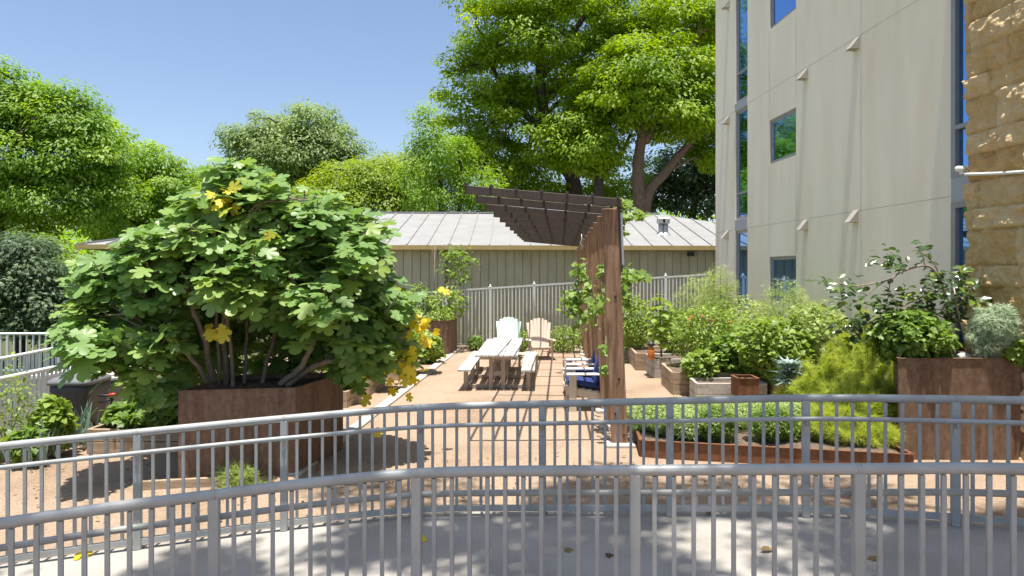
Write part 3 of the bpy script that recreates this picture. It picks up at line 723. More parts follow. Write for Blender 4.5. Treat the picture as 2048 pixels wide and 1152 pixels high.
# ------------------------------------------------------------------ adirondack chairs facing the camera
def adirondack(label, mat, px, d, rot, w=.62, h=1.08):
    x = (px-1024)/F*d; z = G(x, d); t = thing('adirondack_chair', label, 'chair', (x, d, z), 'adirondack chairs by the back fence'); o = t.location
    l = lambda a, b, c: local(o, a, b, c, rot)
    n_ = 7; sw = w/n_
    mb = MB()
    for i in range(n_):
        u = (i-(n_-1)/2)/((n_-1)/2); spd = 1.05+.0*abs(u)
        p0 = l(u*w*.36, .22, .30); p1 = l(u*w*.52, .22+.36, h-.13*u*u)
        mb.bar(p0, p1, sw*1.12, .024, up=(l(0, -1, 0)-o), bev=.006)
    mb.build('backrest', mat, t)
    mb = MB()
    for i in range(6):
        y = -.28+i*.1; mb.bar(l(-w*.42, y, .37-i*.022), l(w*.42, y, .37-i*.022), .09, .024, bev=.005)
    mb.build('seat', mat, t)
    for s in (-1, 1):
        MB().bar(l(s*w*.56, -.36, .56), l(s*w*.56, .36, .54), .14, .026, bev=.008).build('armrest', mat, t)
        MB().bar(l(s*w*.5, -.25, 0), l(s*w*.5, -.25, .55), .10, .03, up=(l(1, 0, 0)-o), bev=.004).build('leg', mat, t)
        MB().bar(l(s*w*.45, -.32, .34), l(s*w*.45, .62, .05), .03, .12, bev=.004).build('side_rail', mat, t)
        MB().bar(l(s*w*.5, .3, .14), l(s*w*.52, .34, .53), .09, .03, up=(l(1, 0, 0)-o), bev=.004).build('leg', mat, t)
    return t
adirondack('mint green adirondack chair behind the picnic table', M['mint'], 1015, 19.4, -.05, .62, 1.14)
adirondack('tan adirondack chair with curved pergola shadows across its back', M['tan'], 1081, 19.2, .06, .6, 1.12)
x, d = (1056-1024)/F*17.6, 17.6
fs_ = thing('footstool', 'small weathered slatted stool in front of the tan chair', 'stool', (x, d, -.25))
mb = MB()
for i in range(4): mb.box((x, d-.2+i*.13, .09), (.52, .115, .03), bev=.004)
mb.build('seat', M['cream_w'], fs_)
for sx in (-1, 1):
    for sy in (-1, 1): MB().box((x+sx*.22, d+sy*.17, -.09), (.06, .06, .32)).build('leg', M['cream_w'], fs_)

# ------------------------------------------------------------------ white lounge chairs with navy cushions, facing left
def lounge(label, y, xf, tag):
    t = thing('lounge_chair', label, 'chair', (xf+.45, y, -.25), 'white slatted chairs along the pergola posts'); o = t.location
    l = lambda a, b, c: o+Vector((a, b, c))               # a: towards back (+x), b: across
    W_ = .33
    for s in (-1, 1):
        MB().box(l(-.02, s*W_, .66), (.78, .15, .03), bev=.008).build('armrest', M['white_w'], t)
        MB().box(l(-.29, s*(W_), .325), (.13, .045, .65), bev=.004).build('leg', M['cream_w'], t)
        MB().box(l(.30, s*(W_-.0), .325), (.10, .045, .65), bev=.004).build('leg', M['cream_w'], t)
        MB().bar(l(-.40, s*(W_-.05), .36), l(.42, s*(W_-.05), .22), .04, .13, bev=.004).build('side_rail', M['cream_w'], t)
    mb = MB()
    for i in range(6): mb.box(l(-.38+i*.125, 0, .425-i*.02), (.11, .58, .025), bev=.004)
    mb.build('seat', M['cream_w'], t)
    mb = MB()
    for i in range(5): mb.bar(l(.20, -.24+i*.12, .26), l(.40, -.24+i*.12, .98), .105, .025, up=(1, 0, 0), bev=.004)
    mb.build('backrest', M['cream_w'], t)
    def pillow(c, size, ang, nm, lb):
        mb = MB(); n = 14; vs = []; fs = []
        Mx = Matrix.Rotation(ang, 3, 'Y')
        for side in (1, -1):
            for i in range(n+1):
                for j in range(n+1):
                    u, v = i/n*2-1, j/n*2-1; e = (max(0, 1-u**6)*max(0, 1-v**6))**.4
                    vs.append(c+Mx@Vector((u*size[0]/2*(1-.04*v*v), v*size[1]/2*(1-.04*u*u), side*size[2]/2*e)))
        for s in range(2):
            b = s*(n+1)**2
            for i in range(n):
                for j in range(n): fs.append((b+i*(n+1)+j, b+(i+1)*(n+1)+j, b+(i+1)*(n+1)+j+1, b+i*(n+1)+j+1))
        mb.add(vs, fs, True); props(mb.build(nm, M['navy'], None, c), lb, 'cushion', 'navy cushions on the white chairs')
    pillow(l(-.06, 0, .47), (.66, .56, .13), R(9), 'seat_cushion', 'navy seat cushion on the '+tag)
    pillow(l(.225, 0, .76), (.66, .54, .12), R(-73), 'back_cushion', 'navy back cushion leaning on the '+tag)
lounge('nearer white slatted armchair with navy cushion beside the pergola post', 12.45, .92, 'nearer white armchair')
lounge('farther white armchair with navy cushion tucked behind the nearer one', 13.75, 1.02, 'farther white armchair')

# ------------------------------------------------------------------ planters and raised beds
def steel_box(name, label, corners, zt_, zb, mat, fill=.05, th=.012, group='rusty steel planters'):
    c0 = sum((Vector(c) for c in corners), Vector((0, 0)))/len(corners)
    t = thing(name, label, 'planter', (c0.x, c0.y, zb), group)
    n = len(corners)
    for i in range(n):
        a = Vector(corners[i]); b = Vector(corners[(i+1) % n]); d = (b-a).normalized()
        mb = MB().bar((a.x, a.y, (zt_+zb)/2), (b.x, b.y, (zt_+zb)/2), th, zt_-zb)
        mb.bar((a.x, a.y, zt_+.003), (b.x, b.y, zt_+.003), .045, .008)
        mb.build('steel_panel', mat, t)
    m = 10; vs = []; fs = []
    cs = [Vector(c)*.995+c0*.005 for c in corners]
    for i in range(m+1):
        for j in range(m+1):
            u, v = i/m, j/m; p = (cs[0]*(1-u)+cs[1]*u)*(1-v)+(cs[3]*(1-u)+cs[2]*u)*v
            vs.append((p.x, p.y, zt_-fill+random.uniform(-.02, .025)))
    fs = [(i*(m+1)+j, (i+1)*(m+1)+j, (i+1)*(m+1)+j+1, i*(m+1)+j+1) for i in range(m) for j in range(m)]
    MB().add(vs, fs, True).build('soil', M['soil'], t)
    return t
dl = Vector((.22, .97)).normalized(); dr = Vector((1.32, .21)).normalized()
a = Vector((-3.97, 8.13)); steel_box('steel_planter', 'rusty steel planter holding the big fig tree, left of the path', [a, a+dr*1.34, a+dr*1.34+dl*1.25, a+dl*1.25], P(470, 780, 8.2).z, -.45, M['corten'], .06)
steel_box('steel_planter', 'tall rusty steel planter at the right edge below the stone wall', [(5.1, 9.0), (6.82, 9.0), (6.78, 10.3), (5.76, 10.3)], 1.09, -.3, M['corten'], .04)
steel_box('steel_planter', 'rusty steel planter with succulents near the back fence', [(-3.9, 20.0), (-1.88, 20.05), (-1.72, 21.3), (-3.9, 21.3)], .78, -.3, M['corten'], .04)
steel_box('steel_planter', 'low rusty steel edged bed of herbs beside the pergola post', [(1.72, 9.12), (4.95, 8.42), (5.05, 10.9), (1.9, 10.9)], -.02, -.4, M['corten_o'], .05)
x, d = (1497-1024)/F*12.2, 12.2
steel_box('steel_planter', 'small square orange rusted planter among the timber beds', [(x-.18, d), (x+.18, d), (x+.18, d+.4), (x-.18, d+.4)], P(1497, 757, 12.2).z, -.25, M['corten_o'], .05)

def bed(label, x0, x1, y0, y1, h=.42, mat='timber', group='timber raised beds'):
    z = G((x0+x1)/2, (y0+y1)/2)-.02; t = thing('raised_bed', label, 'raised bed', ((x0+x1)/2, (y0+y1)/2, z), group); k = .055
    sk = .066
    X = lambda x, y: x+sk*(y-y0)
    nb = 2; bh = h/nb
    for (pa, pb) in (((X(x0, y0)-.01, y0), (X(x1, y0)+.01, y0)), ((X(x0, y1), y1), (X(x1, y1), y1)), ((X(x0, y0), y0+k/2), (X(x0, y1), y1-k/2)), ((X(x1, y0), y0+k/2), (X(x1, y1), y1-k/2))):
        mb = MB()
        for i in range(nb): mb.bar((pa[0], pa[1], z+bh*(i+.5)), (pb[0], pb[1], z+bh*(i+.5)), k, bh-.006, bev=.006)
        mb.build('side_board', M[mat], t)
    for (px_, py_) in ((X(x0, y0)+.05, y0+.06), (X(x1, y0)-.05, y0+.06), (X(x0, y1)+.05, y1-.06), (X(x1, y1)-.05, y1-.06)):
        MB().box((px_, py_, z+h/2-.01), (.07, .07, h-.03)).build('corner_post', M[mat], t)
    m = 8; vs = [(X(x0+.03, y0)+(x1-x0-.06)*i/m+sk*(y1-y0)*j/m, y0+.03+(y1-y0-.06)*j/m, z+h-.06+random.uniform(-.03, .02)) for i in range(m+1) for j in range(m+1)]
    fs = [(i*(m+1)+j, (i+1)*(m+1)+j, (i+1)*(m+1)+j+1, i*(m+1)+j+1) for i in range(m) for j in range(m)]
    MB().add(vs, fs, True).build('soil', M['soil'], t)
    return t
bed('farthest right timber bed, low front behind the pergola post', 3.05, 5.7, 19.2, 20.4, .36, 'timber_g')
bed('timber raised bed second from the back on the right', 3.11, 5.9, 17.06, 18.5, .46)
bed('timber raised bed holding the tall sunflower', 3.28, 5.9, 15.95, 16.95, .46, 'timber_g')
bed('timber raised bed with pale front end and leafy vegetables', 3.23, 5.8, 13.7, 15.1, .48)
bed('weathered timber bed nearest the herbs, behind the small rusted planter', 3.46, 4.75, 12.75, 13.4, .42, 'timber_g')
bed('timber bed with a long front board behind the blue kale', 4.9, 6.2, 12.6, 13.5, .42)
bed('grey timber bed nearest the fig planter along the path edging', -4.9, -3.0, 12.4, 13.3, .36, 'timber', )
bed('timber bed with leafy plants in the middle of the path edging', -5.0, -2.86, 13.7, 14.9, .42)
bed('timber bed below the back planter along the path edging', -5.0, -2.6, 15.6, 17.2, .42, 'timber')
bed('timber bed of strawberry plants beside the fig planter', -6.05, -4.35, 9.75, 10.9, .36)
z = -.42
ob = thing('onion_bed', 'low timber edged bed of onions at the left edge', 'raised bed', (-7, 9.6, z), 'timber raised beds')
for (p0, p1) in (((-7.6, 8.4), (-6.15, 10.7)), ((-7.6, 8.4), (-9.0, 8.6)), ((-6.15, 10.7), (-7.2, 11.2))):
    MB().bar((*p0, z+.12), (*p1, z+.12), .05, .22, bev=.006).build('side_board', M['timber'], ob)
MB().add([(-7.6, 8.42, z+.14), (-6.2, 10.68, z+.14), (-7.2, 11.1, z+.14), (-9, 8.65, z+.14)], [(0, 1, 2, 3)]).build('soil', M['soil'], ob)
# timber board at the foot of the fig planter
p0 = P(285, 985, 7.95); p1 = P(470, 968, 7.95)
props(MB().bar((p0.x, p0.y, G(p0.x, p0.y)+.05), (p1.x, p1.y-.02, G(p1.x, p1.y)+.06), .05, .12, bev=.006).build('timber_board', M['timber'], None, p0), 'short timber board lying in front of the fig planter', 'board')

# ------------------------------------------------------------------ bin, box, stand
bx_, by_ = (162-1024)/F*11, 11.0; bz = G(bx_, by_)
bn = thing('wheelie_bin', 'black plastic rubbish bin with grey lid by the left railings', 'bin', (bx_, by_, bz))
def loft(mb, c, secs, n=24):
    vs = []
    for (wx_, wy_, z) in secs:
        for j in range(n):
            t = 2*math.pi*j/n; cx, sy_ = math.cos(t), math.sin(t); e = .35
            vs.append((c[0]+wx_*math.copysign(abs(cx)**e, cx), c[1]+wy_*math.copysign(abs(sy_)**e, sy_), c[2]+z))
    k = len(secs); fs = [(i*n+j, i*n+(j+1) % n, (i+1)*n+(j+1) % n, (i+1)*n+j) for i in range(k-1) for j in range(n)]
    fs.append(tuple(range(n))[::-1]); fs.append(tuple((k-1)*n+j for j in range(n))); mb.add(vs, fs, True); return mb
hb = P(162, 760, 11).z-bz
loft(MB(), (bx_, by_, bz), [(.24, .25, .03), (.25, .26, .06), (.30, .32, hb-.2), (.33, .35, hb-.14), (.33, .35, hb-.02), (.31, .33, hb-.02)]).build('bin_body', M['bin'], bn)
loft(MB(), (bx_, by_-.02, bz+hb), [(.345, .37, -.03), (.35, .38, .0), (.345, .37, .03), (.28, .30, .075), (.25, .26, .08), (.24, .25, .065)]).build('lid', M['lid'], bn)
for s in (-1, 1): MB().tube([(bx_+s*.22, by_+.25, bz+.1), (bx_+s*.3, by_+.25, bz+.1)], .1, 16).build('wheel', M['black'], bn)
cx_, cy_ = (245-1024)/F*12.0, 12.0; cz_ = G(cx_, cy_)
cb = thing('compost_box', 'grey timber box with sloping lid half hidden by fig leaves', 'box', (cx_, cy_, cz_))
mb = MB()
for i in range(4): mb.box((cx_, cy_-.0, cz_+.09+i*.17), (.8, .6, .16), bev=.008)
mb.build('box_body', M['timber_g'], cb)
mb = MB().bar((cx_-.45, cy_-.34, cz_+.72), (cx_+.45, cy_-.34, cz_+.8), .05, .03); mb.prism([(cx_-.45, cy_-.35, cz_+.7), (cx_+.45, cy_-.35, cz_+.8), (cx_+.45, cy_+.35, cz_+.92), (cx_-.45, cy_+.35, cz_+.82)], (0, 0, .03))
mb.build('lid', M['timber_g'], cb)
hx_, hy_ = (223-1024)/F*10.7, 10.7; hz_ = G(hx_, hy_)
hs_ = thing('hose_stand', 'black metal post with a small red valve beside the bin', 'stand', (hx_, hy_, hz_))
MB().tube([(hx_, hy_, hz_), (hx_, hy_, hz_+.66)], .022, 10).build('post', M['black'], hs_)
MB().tube([(hx_-.2, hy_, hz_+.56), (hx_+.03, hy_, hz_+.6)], .02, 8).tube([(hx_-.2, hy_, hz_+.66), (hx_+.0, hy_, hz_+.66)], .02, 8).build('cross_arm', M['black'], hs_)
MB().tube([(hx_-.02, hy_-.02, hz_+.67), (hx_+.08, hy_-.02, hz_+.68)], .028, 10).build('valve', M['red'], hs_)

# ------------------------------------------------------------------ vegetation
def rsph(n): return norm(rng.normal(size=(n, 3)))
def upmix(n, up=.8, rnd=.7, outv=None, out=.5):
    v = rsph(n)*rnd+np.array([0, 0, up])
    if outv is not None: v = v+outv*out
    return norm(v)
def limb_path(a, b, sag=.1, wob=.08, n=6):
    a = np.array(a, float); b = np.array(b, float); L = np.linalg.norm(b-a)
    t = np.linspace(0, 1, n)[:, None]; p = a+(b-a)*t
    p[:, 2] += sag*L*np.sin(t[:, 0]*math.pi); w_ = rng.normal(size=(n, 3))*wob*L*.3; w_[0] = w_[-1] = 0
    return p+w_

def tree(name, label, cat_, base, trunks, blobs, ncl, lpc, lsize, mat, bark, group=None, rc=.8, tmpl=T_rh, limbs=22, shell=.55, flat=.6, up=.9, keep=None, cull_back=True, droop=0.0):
    """trunks: [(points, r0, r1)], blobs: [(centre, radii)]"""
    t = thing(name, label, cat_, base, group)
    vol = np.array([b[1][0]*b[1][1]*b[1][2] for b in blobs])**.67; vol = vol/vol.sum()
    cs = []; os_ = []
    for (c, r), v in zip(blobs, vol):
        n = max(3, int(ncl*v)); u = rsph(n); rad = shell+(1-shell)*rng.random((n, 1))**.6
        cs.append(np.array(c)+u*rad*np.array(r)*(.62+.72*vnoise(u*2.6+rng.random()*30)[:, None])); os_.append(u)
    cs = np.concatenate(cs); os_ = np.concatenate(os_)
    if keep is not None:
        k = keep(cs); cs = cs[k]; os_ = os_[k]
    n = len(cs); per = rng.integers(int(lpc*.6), int(lpc*1.4), n); idx = np.repeat(np.arange(n), per); Nl = len(idx)
    off = rsph(Nl)*(rng.random((Nl, 1))**.4)*np.array([1, 1, flat])*rc*(.65+.7*rng.random(n))[idx][:, None]
    p = cs[idx]+off; nr = norm(off/rc*.9+os_[idx]*.3+np.array([0, 0, up])+rng.normal(size=(Nl, 3))*.3)
    dr = norm(off+os_[idx]*.4*rc+rng.normal(size=(Nl, 3))*.3*rc+np.array([0, 0, -droop]))
    crnd = np.clip(rng.random(n)[idx]*.7+rng.random(Nl)*.3, 0, 1)
    leaves('crown', mat, t, p, nr, dr, lsize*(.7+.6*rng.random(Nl)), tmpl, crnd)
    mb = MB(); ends = []
    for pts, r0, r1 in trunks:
        pp = cat(pts, 5); k = len(pp); mb.tube(pp, [r0+(r1-r0)*i/(k-1) for i in range(k)], 10); ends.append((np.array(pts[-1], float), r1)); ends.append((np.array(pts[len(pts)//2], float), (r0+r1)/2*.7))
    if limbs:
        for i in rng.choice(n, min(limbs, n), replace=False):
            e = min(ends, key=lambda q: np.linalg.norm(q[0]-cs[i])); pp = limb_path(e[0], cs[i], .12, .12, 7); mb.tube(pp, [e[1]*.6*(1-j/6.5)+.012 for j in range(7)], 6)
    mb.build('trunk', bark, t)
    return t
def eb(px, py, d, rx, ry, rd=None):
    """blob from photograph pixels at a distance"""
    s = d/F; return (tuple(P(px, py, d)), (rx*s, (rd if rd else rx*s), ry*s))
gzz = -.6
TG = 'trees behind the low building'
# big pecans on the right
d = 38
bp_ = lambda px, py, dd=d: tuple(P(px, py, dd))
tree('pecan_tree', 'tall pecan tree with a broad bright crown left of the forked trunk', 'tree', P(1150, 541, 40).xy.to_3d(),
     [([(3.8, 40, gzz), bp_(1150, 390, 40), bp_(1130, 330, 40), bp_(1090, 230, 40), bp_(1080, 120, 40), bp_(1100, 20, 40)], .5, .2), ([bp_(1115, 280, 40), bp_(1020, 200, 40), bp_(980, 120, 40)], .25, .1), ([bp_(1085, 150, 40), bp_(1150, 60, 40), bp_(1190, 0, 40)], .25, .1)],
     [eb(1060, 120, 40, 130, 120), eb(1000, 60, 40, 70, 70), eb(960, 180, 40, 90, 75), eb(920, 250, 40, 60, 60), eb(1130, 40, 40, 130, 80), eb(1260, 10, 41, 120, 90), eb(1020, 280, 40, 120, 70), eb(1000, 345, 40, 110, 45), eb(1370, 40, 42, 90, 100), eb(1180, 130, 42, 80, 70), eb(1410, 110, 42, 60, 80), eb(1200, 190, 42, 70, 60), eb(1060, 370, 41, 90, 40), eb(1240, 350, 43, 60, 45), eb(935, 320, 40, 50, 45), eb(1170, 375, 43, 70, 30), eb(1100, -70, 40, 200, 80), eb(1090, 230, 43, 110, 100)],
     500, 200, .26, M['pecan'], M['bark_d'], TG, rc=1.1, limbs=40, flat=.42)
tree('pecan_tree', 'smaller pecan with a low rounded crown in front of the tall one', 'tree', P(1195, 541, 37).xy.to_3d(),
     [([(4.6, 37, gzz), bp_(1197, 395, 37), bp_(1196, 340, 37), bp_(1170, 280, 37)], .3, .16), ([bp_(1198, 350, 37), bp_(1240, 310, 37), bp_(1260, 270, 37)], .16, .08)],
     [eb(1170, 250, 37, 55, 50), eb(1180, 300, 36.5, 60, 42), eb(1110, 300, 37, 40, 45), eb(1180, 330, 37, 40, 22)],
     90, 170, .24, M['pecan'], M['bark_d'], TG, rc=.9, limbs=14, flat=.5)
tree('pecan_tree', 'pecan with reddish forked trunks beside the cream building', 'tree', P(1285, 541, 36).xy.to_3d(),
     [([(6.9, 36, gzz), bp_(1280, 420, 36), bp_(1276, 340, 36), bp_(1284, 270, 36), bp_(1300, 180, 36)], .42, .2), ([(7.1, 36, gzz), bp_(1290, 415, 36), bp_(1330, 345, 36), bp_(1380, 285, 36), bp_(1420, 220, 36)], .36, .14), ([bp_(1284, 270, 36), bp_(1250, 190, 36), bp_(1230, 130, 36)], .2, .1), ([bp_(1290, 285, 36), bp_(1330, 210, 36), bp_(1350, 150, 36)], .2, .1)],
     [eb(1290, 130, 36, 100, 60), eb(1240, 170, 36, 80, 60), eb(1310, 190, 36, 110, 60), eb(1370, 150, 36, 80, 70), eb(1400, 220, 36, 70, 60), eb(1230, 225, 36, 50, 35), eb(1340, 245, 35.5, 90, 35), eb(1430, 300, 36.5, 50, 50), eb(1340, 55, 38, 95, 50), eb(1425, 40, 38, 60, 60), eb(1250, 70, 38, 70, 50)],
     290, 200, .25, M['pecan'], M['bark'], TG, rc=1.0, limbs=30, flat=.42)
tree('shade_tree', 'dark leafed tree low behind the forked pecan trunks', 'tree', P(1370, 541, 46).xy.to_3d(),
     [([(11, 46, gzz), bp_(1390, 400, 46), bp_(1400, 330, 46)], .35, .15)],
     [eb(1390, 340, 46, 90, 45), eb(1290, 385, 47, 60, 30), eb(1440, 300, 46, 70, 60), eb(1400, 400, 46, 80, 28), eb(1240, 395, 48, 40, 25)], 260, 60, .34, M['dark'], M['bark_d'], TG, rc=.95, limbs=14)
tree('elm_tree', 'slender tree with thin dark stems rising over the roof left of the pergola', 'tree', P(880, 541, 34).xy.to_3d(),
     [([(-3.5, 34, gzz), bp_(882, 430, 34), bp_(880, 350, 34), bp_(872, 270, 34)], .16, .07), ([(-2.9, 34, gzz), bp_(918, 425, 34), bp_(928, 370, 34), bp_(915, 300, 34)], .13, .06), ([(-1.9, 34.5, gzz), bp_(962, 425, 34.5), bp_(965, 340, 34.5)], .14, .06), ([bp_(880, 360, 34), bp_(855, 310, 34), bp_(845, 260, 34)], .07, .03)],
     [eb(850, 260, 34, 32, 42), eb(840, 340, 34, 38, 50), eb(900, 320, 34, 50, 60), eb(870, 395, 34, 60, 35), eb(950, 370, 34.5, 55, 45), eb(960, 410, 35, 60, 25)], 190, 100, .16, M['elm'], M['bark_d'], TG, rc=.65, limbs=16, flat=.8)
tree('oak_tree', 'distant rounded grey green oak against the sky', 'tree', P(590, 541, 58).xy.to_3d(),
     [([(-18.5, 58, gzz), bp_(600, 430, 58), bp_(600, 350, 58), bp_(590, 280, 58)], .5, .2)],
     [eb(540, 270, 58, 65, 45), eb(640, 255, 58, 55, 50), eb(600, 310, 58, 90, 50), eb(500, 300, 58, 40, 40), eb(665, 300, 58, 32, 45), eb(700, 310, 58, 22, 28), eb(462, 275, 58, 20, 25), eb(580, 350, 58, 90, 45)], 170, 200, .31, M['oak'], M['bark_d'], TG, rc=1.5, limbs=20, flat=.6)
tree('bright_tree', 'bright lime green tree rising just above the metal roof', 'tree', P(740, 541, 42).xy.to_3d(),
     [([(-8.6, 42, gzz), bp_(740, 430, 42), bp_(735, 360, 42)], .25, .1)],
     [eb(700, 365, 42, 60, 42), eb(770, 360, 42, 60, 42), eb(760, 410, 42, 80, 40), eb(820, 385, 42, 50, 55), eb(650, 400, 42, 60, 40)], 260, 120, .2, M['lime'], M['bark_d'], TG, rc=.9, limbs=14, flat=.7)
tree('olive_tree', 'pale fine leafed tree at the back between the bright tree and the slender one', 'tree', P(800, 541, 50).xy.to_3d(),
     [([(-8.2, 50, gzz), bp_(800, 430, 50), bp_(800, 350, 50)], .3, .1)],
     [eb(790, 335, 50, 45, 28), eb(700, 345, 50, 30, 22), eb(830, 340, 50, 40, 30)], 110, 50, .3, M['oak'], M['bark_d'], TG, rc=.9, limbs=10)
# left side
tree('pecan_tree', 'huge bright green tree filling the left edge of the sky', 'tree', P(20, 541, 32).xy.to_3d(),
     [([(-24.3, 32, gzz), bp_(-10, 440, 32), bp_(5, 380, 32), bp_(40, 280, 32), bp_(60, 200, 32)], .5, .18), ([bp_(5, 380, 32), bp_(-60, 260, 32), bp_(-80, 160, 32)], .3, .1), ([bp_(30, 300, 32), bp_(120, 240, 32), bp_(170, 210, 32)], .18, .07)],
     [eb(0, 190, 32, 60, 80), eb(70, 230, 32, 80, 70), eb(140, 240, 32, 65, 60), eb(190, 265, 32, 45, 42), eb(30, 330, 32, 110, 80), eb(150, 330, 32, 85, 70), eb(-70, 200, 32, 80, 100), eb(100, 400, 32, 100, 60), eb(-40, 400, 32, 90, 70), eb(200, 400, 32.5, 70, 60)],
     350, 200, .21, M['elm'], M['bark_d'], TG, rc=1.0, limbs=34, flat=.45)
tree('elm_tree', 'rounded green tree behind the left end of the metal roof', 'tree', P(280, 541, 39).xy.to_3d(),
     [([(-21.2, 39, gzz), bp_(285, 440, 39), bp_(280, 360, 39)], .3, .12)],
     [eb(260, 310, 39, 55, 50), eb(310, 340, 39, 45, 42), eb(270, 390, 39, 75, 55), eb(350, 385, 39, 60, 45), eb(340, 440, 39, 80, 40), eb(240, 440, 39, 60, 40)], 170, 160, .23, M['elm'], M['bark_d'], TG, rc=1.1, limbs=16, flat=.5)
tree('bright_tree', 'lime green tree peeping out between fig tree and left trees', 'tree', P(400, 541, 44).xy.to_3d(),
     [([(-20, 44, gzz), bp_(405, 430, 44), bp_(400, 380, 44)], .25, .1)],
     [eb(390, 375, 44, 50, 35), eb(440, 370, 44, 50, 35), eb(420, 420, 44, 90, 45), eb(500, 385, 46, 60, 40)], 170, 120, .21, M['lime'], M['bark_d'], TG, rc=.95, limbs=10)
tree('juniper_bush', 'dark blue green shrub behind the left ramp railings', 'shrub', P(40, 600, 20).xy.to_3d(),
     [([(-14.4, 20, gzz), bp_(40, 560, 20), bp_(40, 500, 20)], .15, .05)],
     [eb(30, 540, 20, 75, 75), eb(-50, 560, 20, 60, 90), eb(80, 590, 20, 60, 65), eb(20, 620, 20, 100, 60), eb(60, 500, 20.5, 50, 40), eb(120, 640, 20, 50, 40)], 330, 60, .17, M['dark'], M['bark_d'], None, rc=.45, limbs=12, tmpl=T_pin)
tree('leafy_shrub', 'bright green shrub between the dark shrub and the fig tree', 'shrub', P(140, 600, 22).xy.to_3d(),
     [([(-14, 22, gzz), bp_(150, 580, 22), bp_(150, 520, 22)], .12, .05)],
     [eb(135, 548, 22, 55, 36), eb(160, 590, 22, 70, 60), eb(225, 570, 22, 60, 55), eb(170, 640, 22, 80, 50), eb(75, 500, 22.5, 40, 30)], 260, 110, .14, M['mid'], M['bark_d'], None, rc=.55, limbs=12)
# far wood that closes the horizon
n = 2600; th = rng.uniform(-1.25, 1.25, n); rr = rng.uniform(62, 85, n)
cs = np.stack([np.sin(th)*rr, np.cos(th)*rr, rng.random(n)**.8*(6.2+2.5*np.sin(th*9))*1.0-.5], 1)
idx = np.repeat(np.arange(n), 22); off = rsph(len(idx))*1.3
leaves('far_wood', M['elm'], None, cs[idx]+off, norm(off*.6+np.array([0, 0, 1])), off, .75, T_rh, rng.random(n)[idx], (0, 70, -.5), kind='stuff')
# tree whose crown hangs over the ramp: above and outside the frame, casting the dappled shade
def keepf(cs): return (cs[:, 2] > 5+.40*cs[:, 1]) & (cs[:, 0] < 6.0)
tree('shade_tree', 'large shade tree standing beside the ramp and dappling it with shade', 'tree', (8.5, -3.5, -.3),
     [([(8.5, -3.5, -.4), (8.3, -3.3, 4), (7.4, -2.4, 10), (5.0, -.5, 14.5)], .5, .25), ([(7.7, -2.8, 8), (3.4, .4, 13), (.5, 1.8, 14.8)], .26, .08), ([(6.6, -1.6, 12), (5.6, 2, 14), (5.3, 5, 15)], .2, .07)],
     [((-.8, 2.2, 15), (3.0, 1.3, 1.4)), ((1.0, 5.0, 15.2), (3.2, 1.5, .9)), ((4.2, 3.8, 15.2), (2.4, 2.6, 1.5)), ((-3.4, 1.6, 14.6), (1.6, 1.1, 1.0)), ((5.6, 0, 15), (3, 2.6, 1.8)), ((2.6, 1.8, 15), (1.6, 1.2, 1.1)), ((.5, 3.7, 15), (2.2, .8, .8)), ((-2.6, 3.2, 15), (1.0, .6, .6)), ((-3.6, 2.6, 15), (1.6, .9, .8)), ((-1.2, 4.1, 15.2), (1.2, .5, .5))],
     180, 220, .19, M['pecan'], M['bark'], None, rc=.6, limbs=26, shell=.1, keep=keepf, flat=.45)

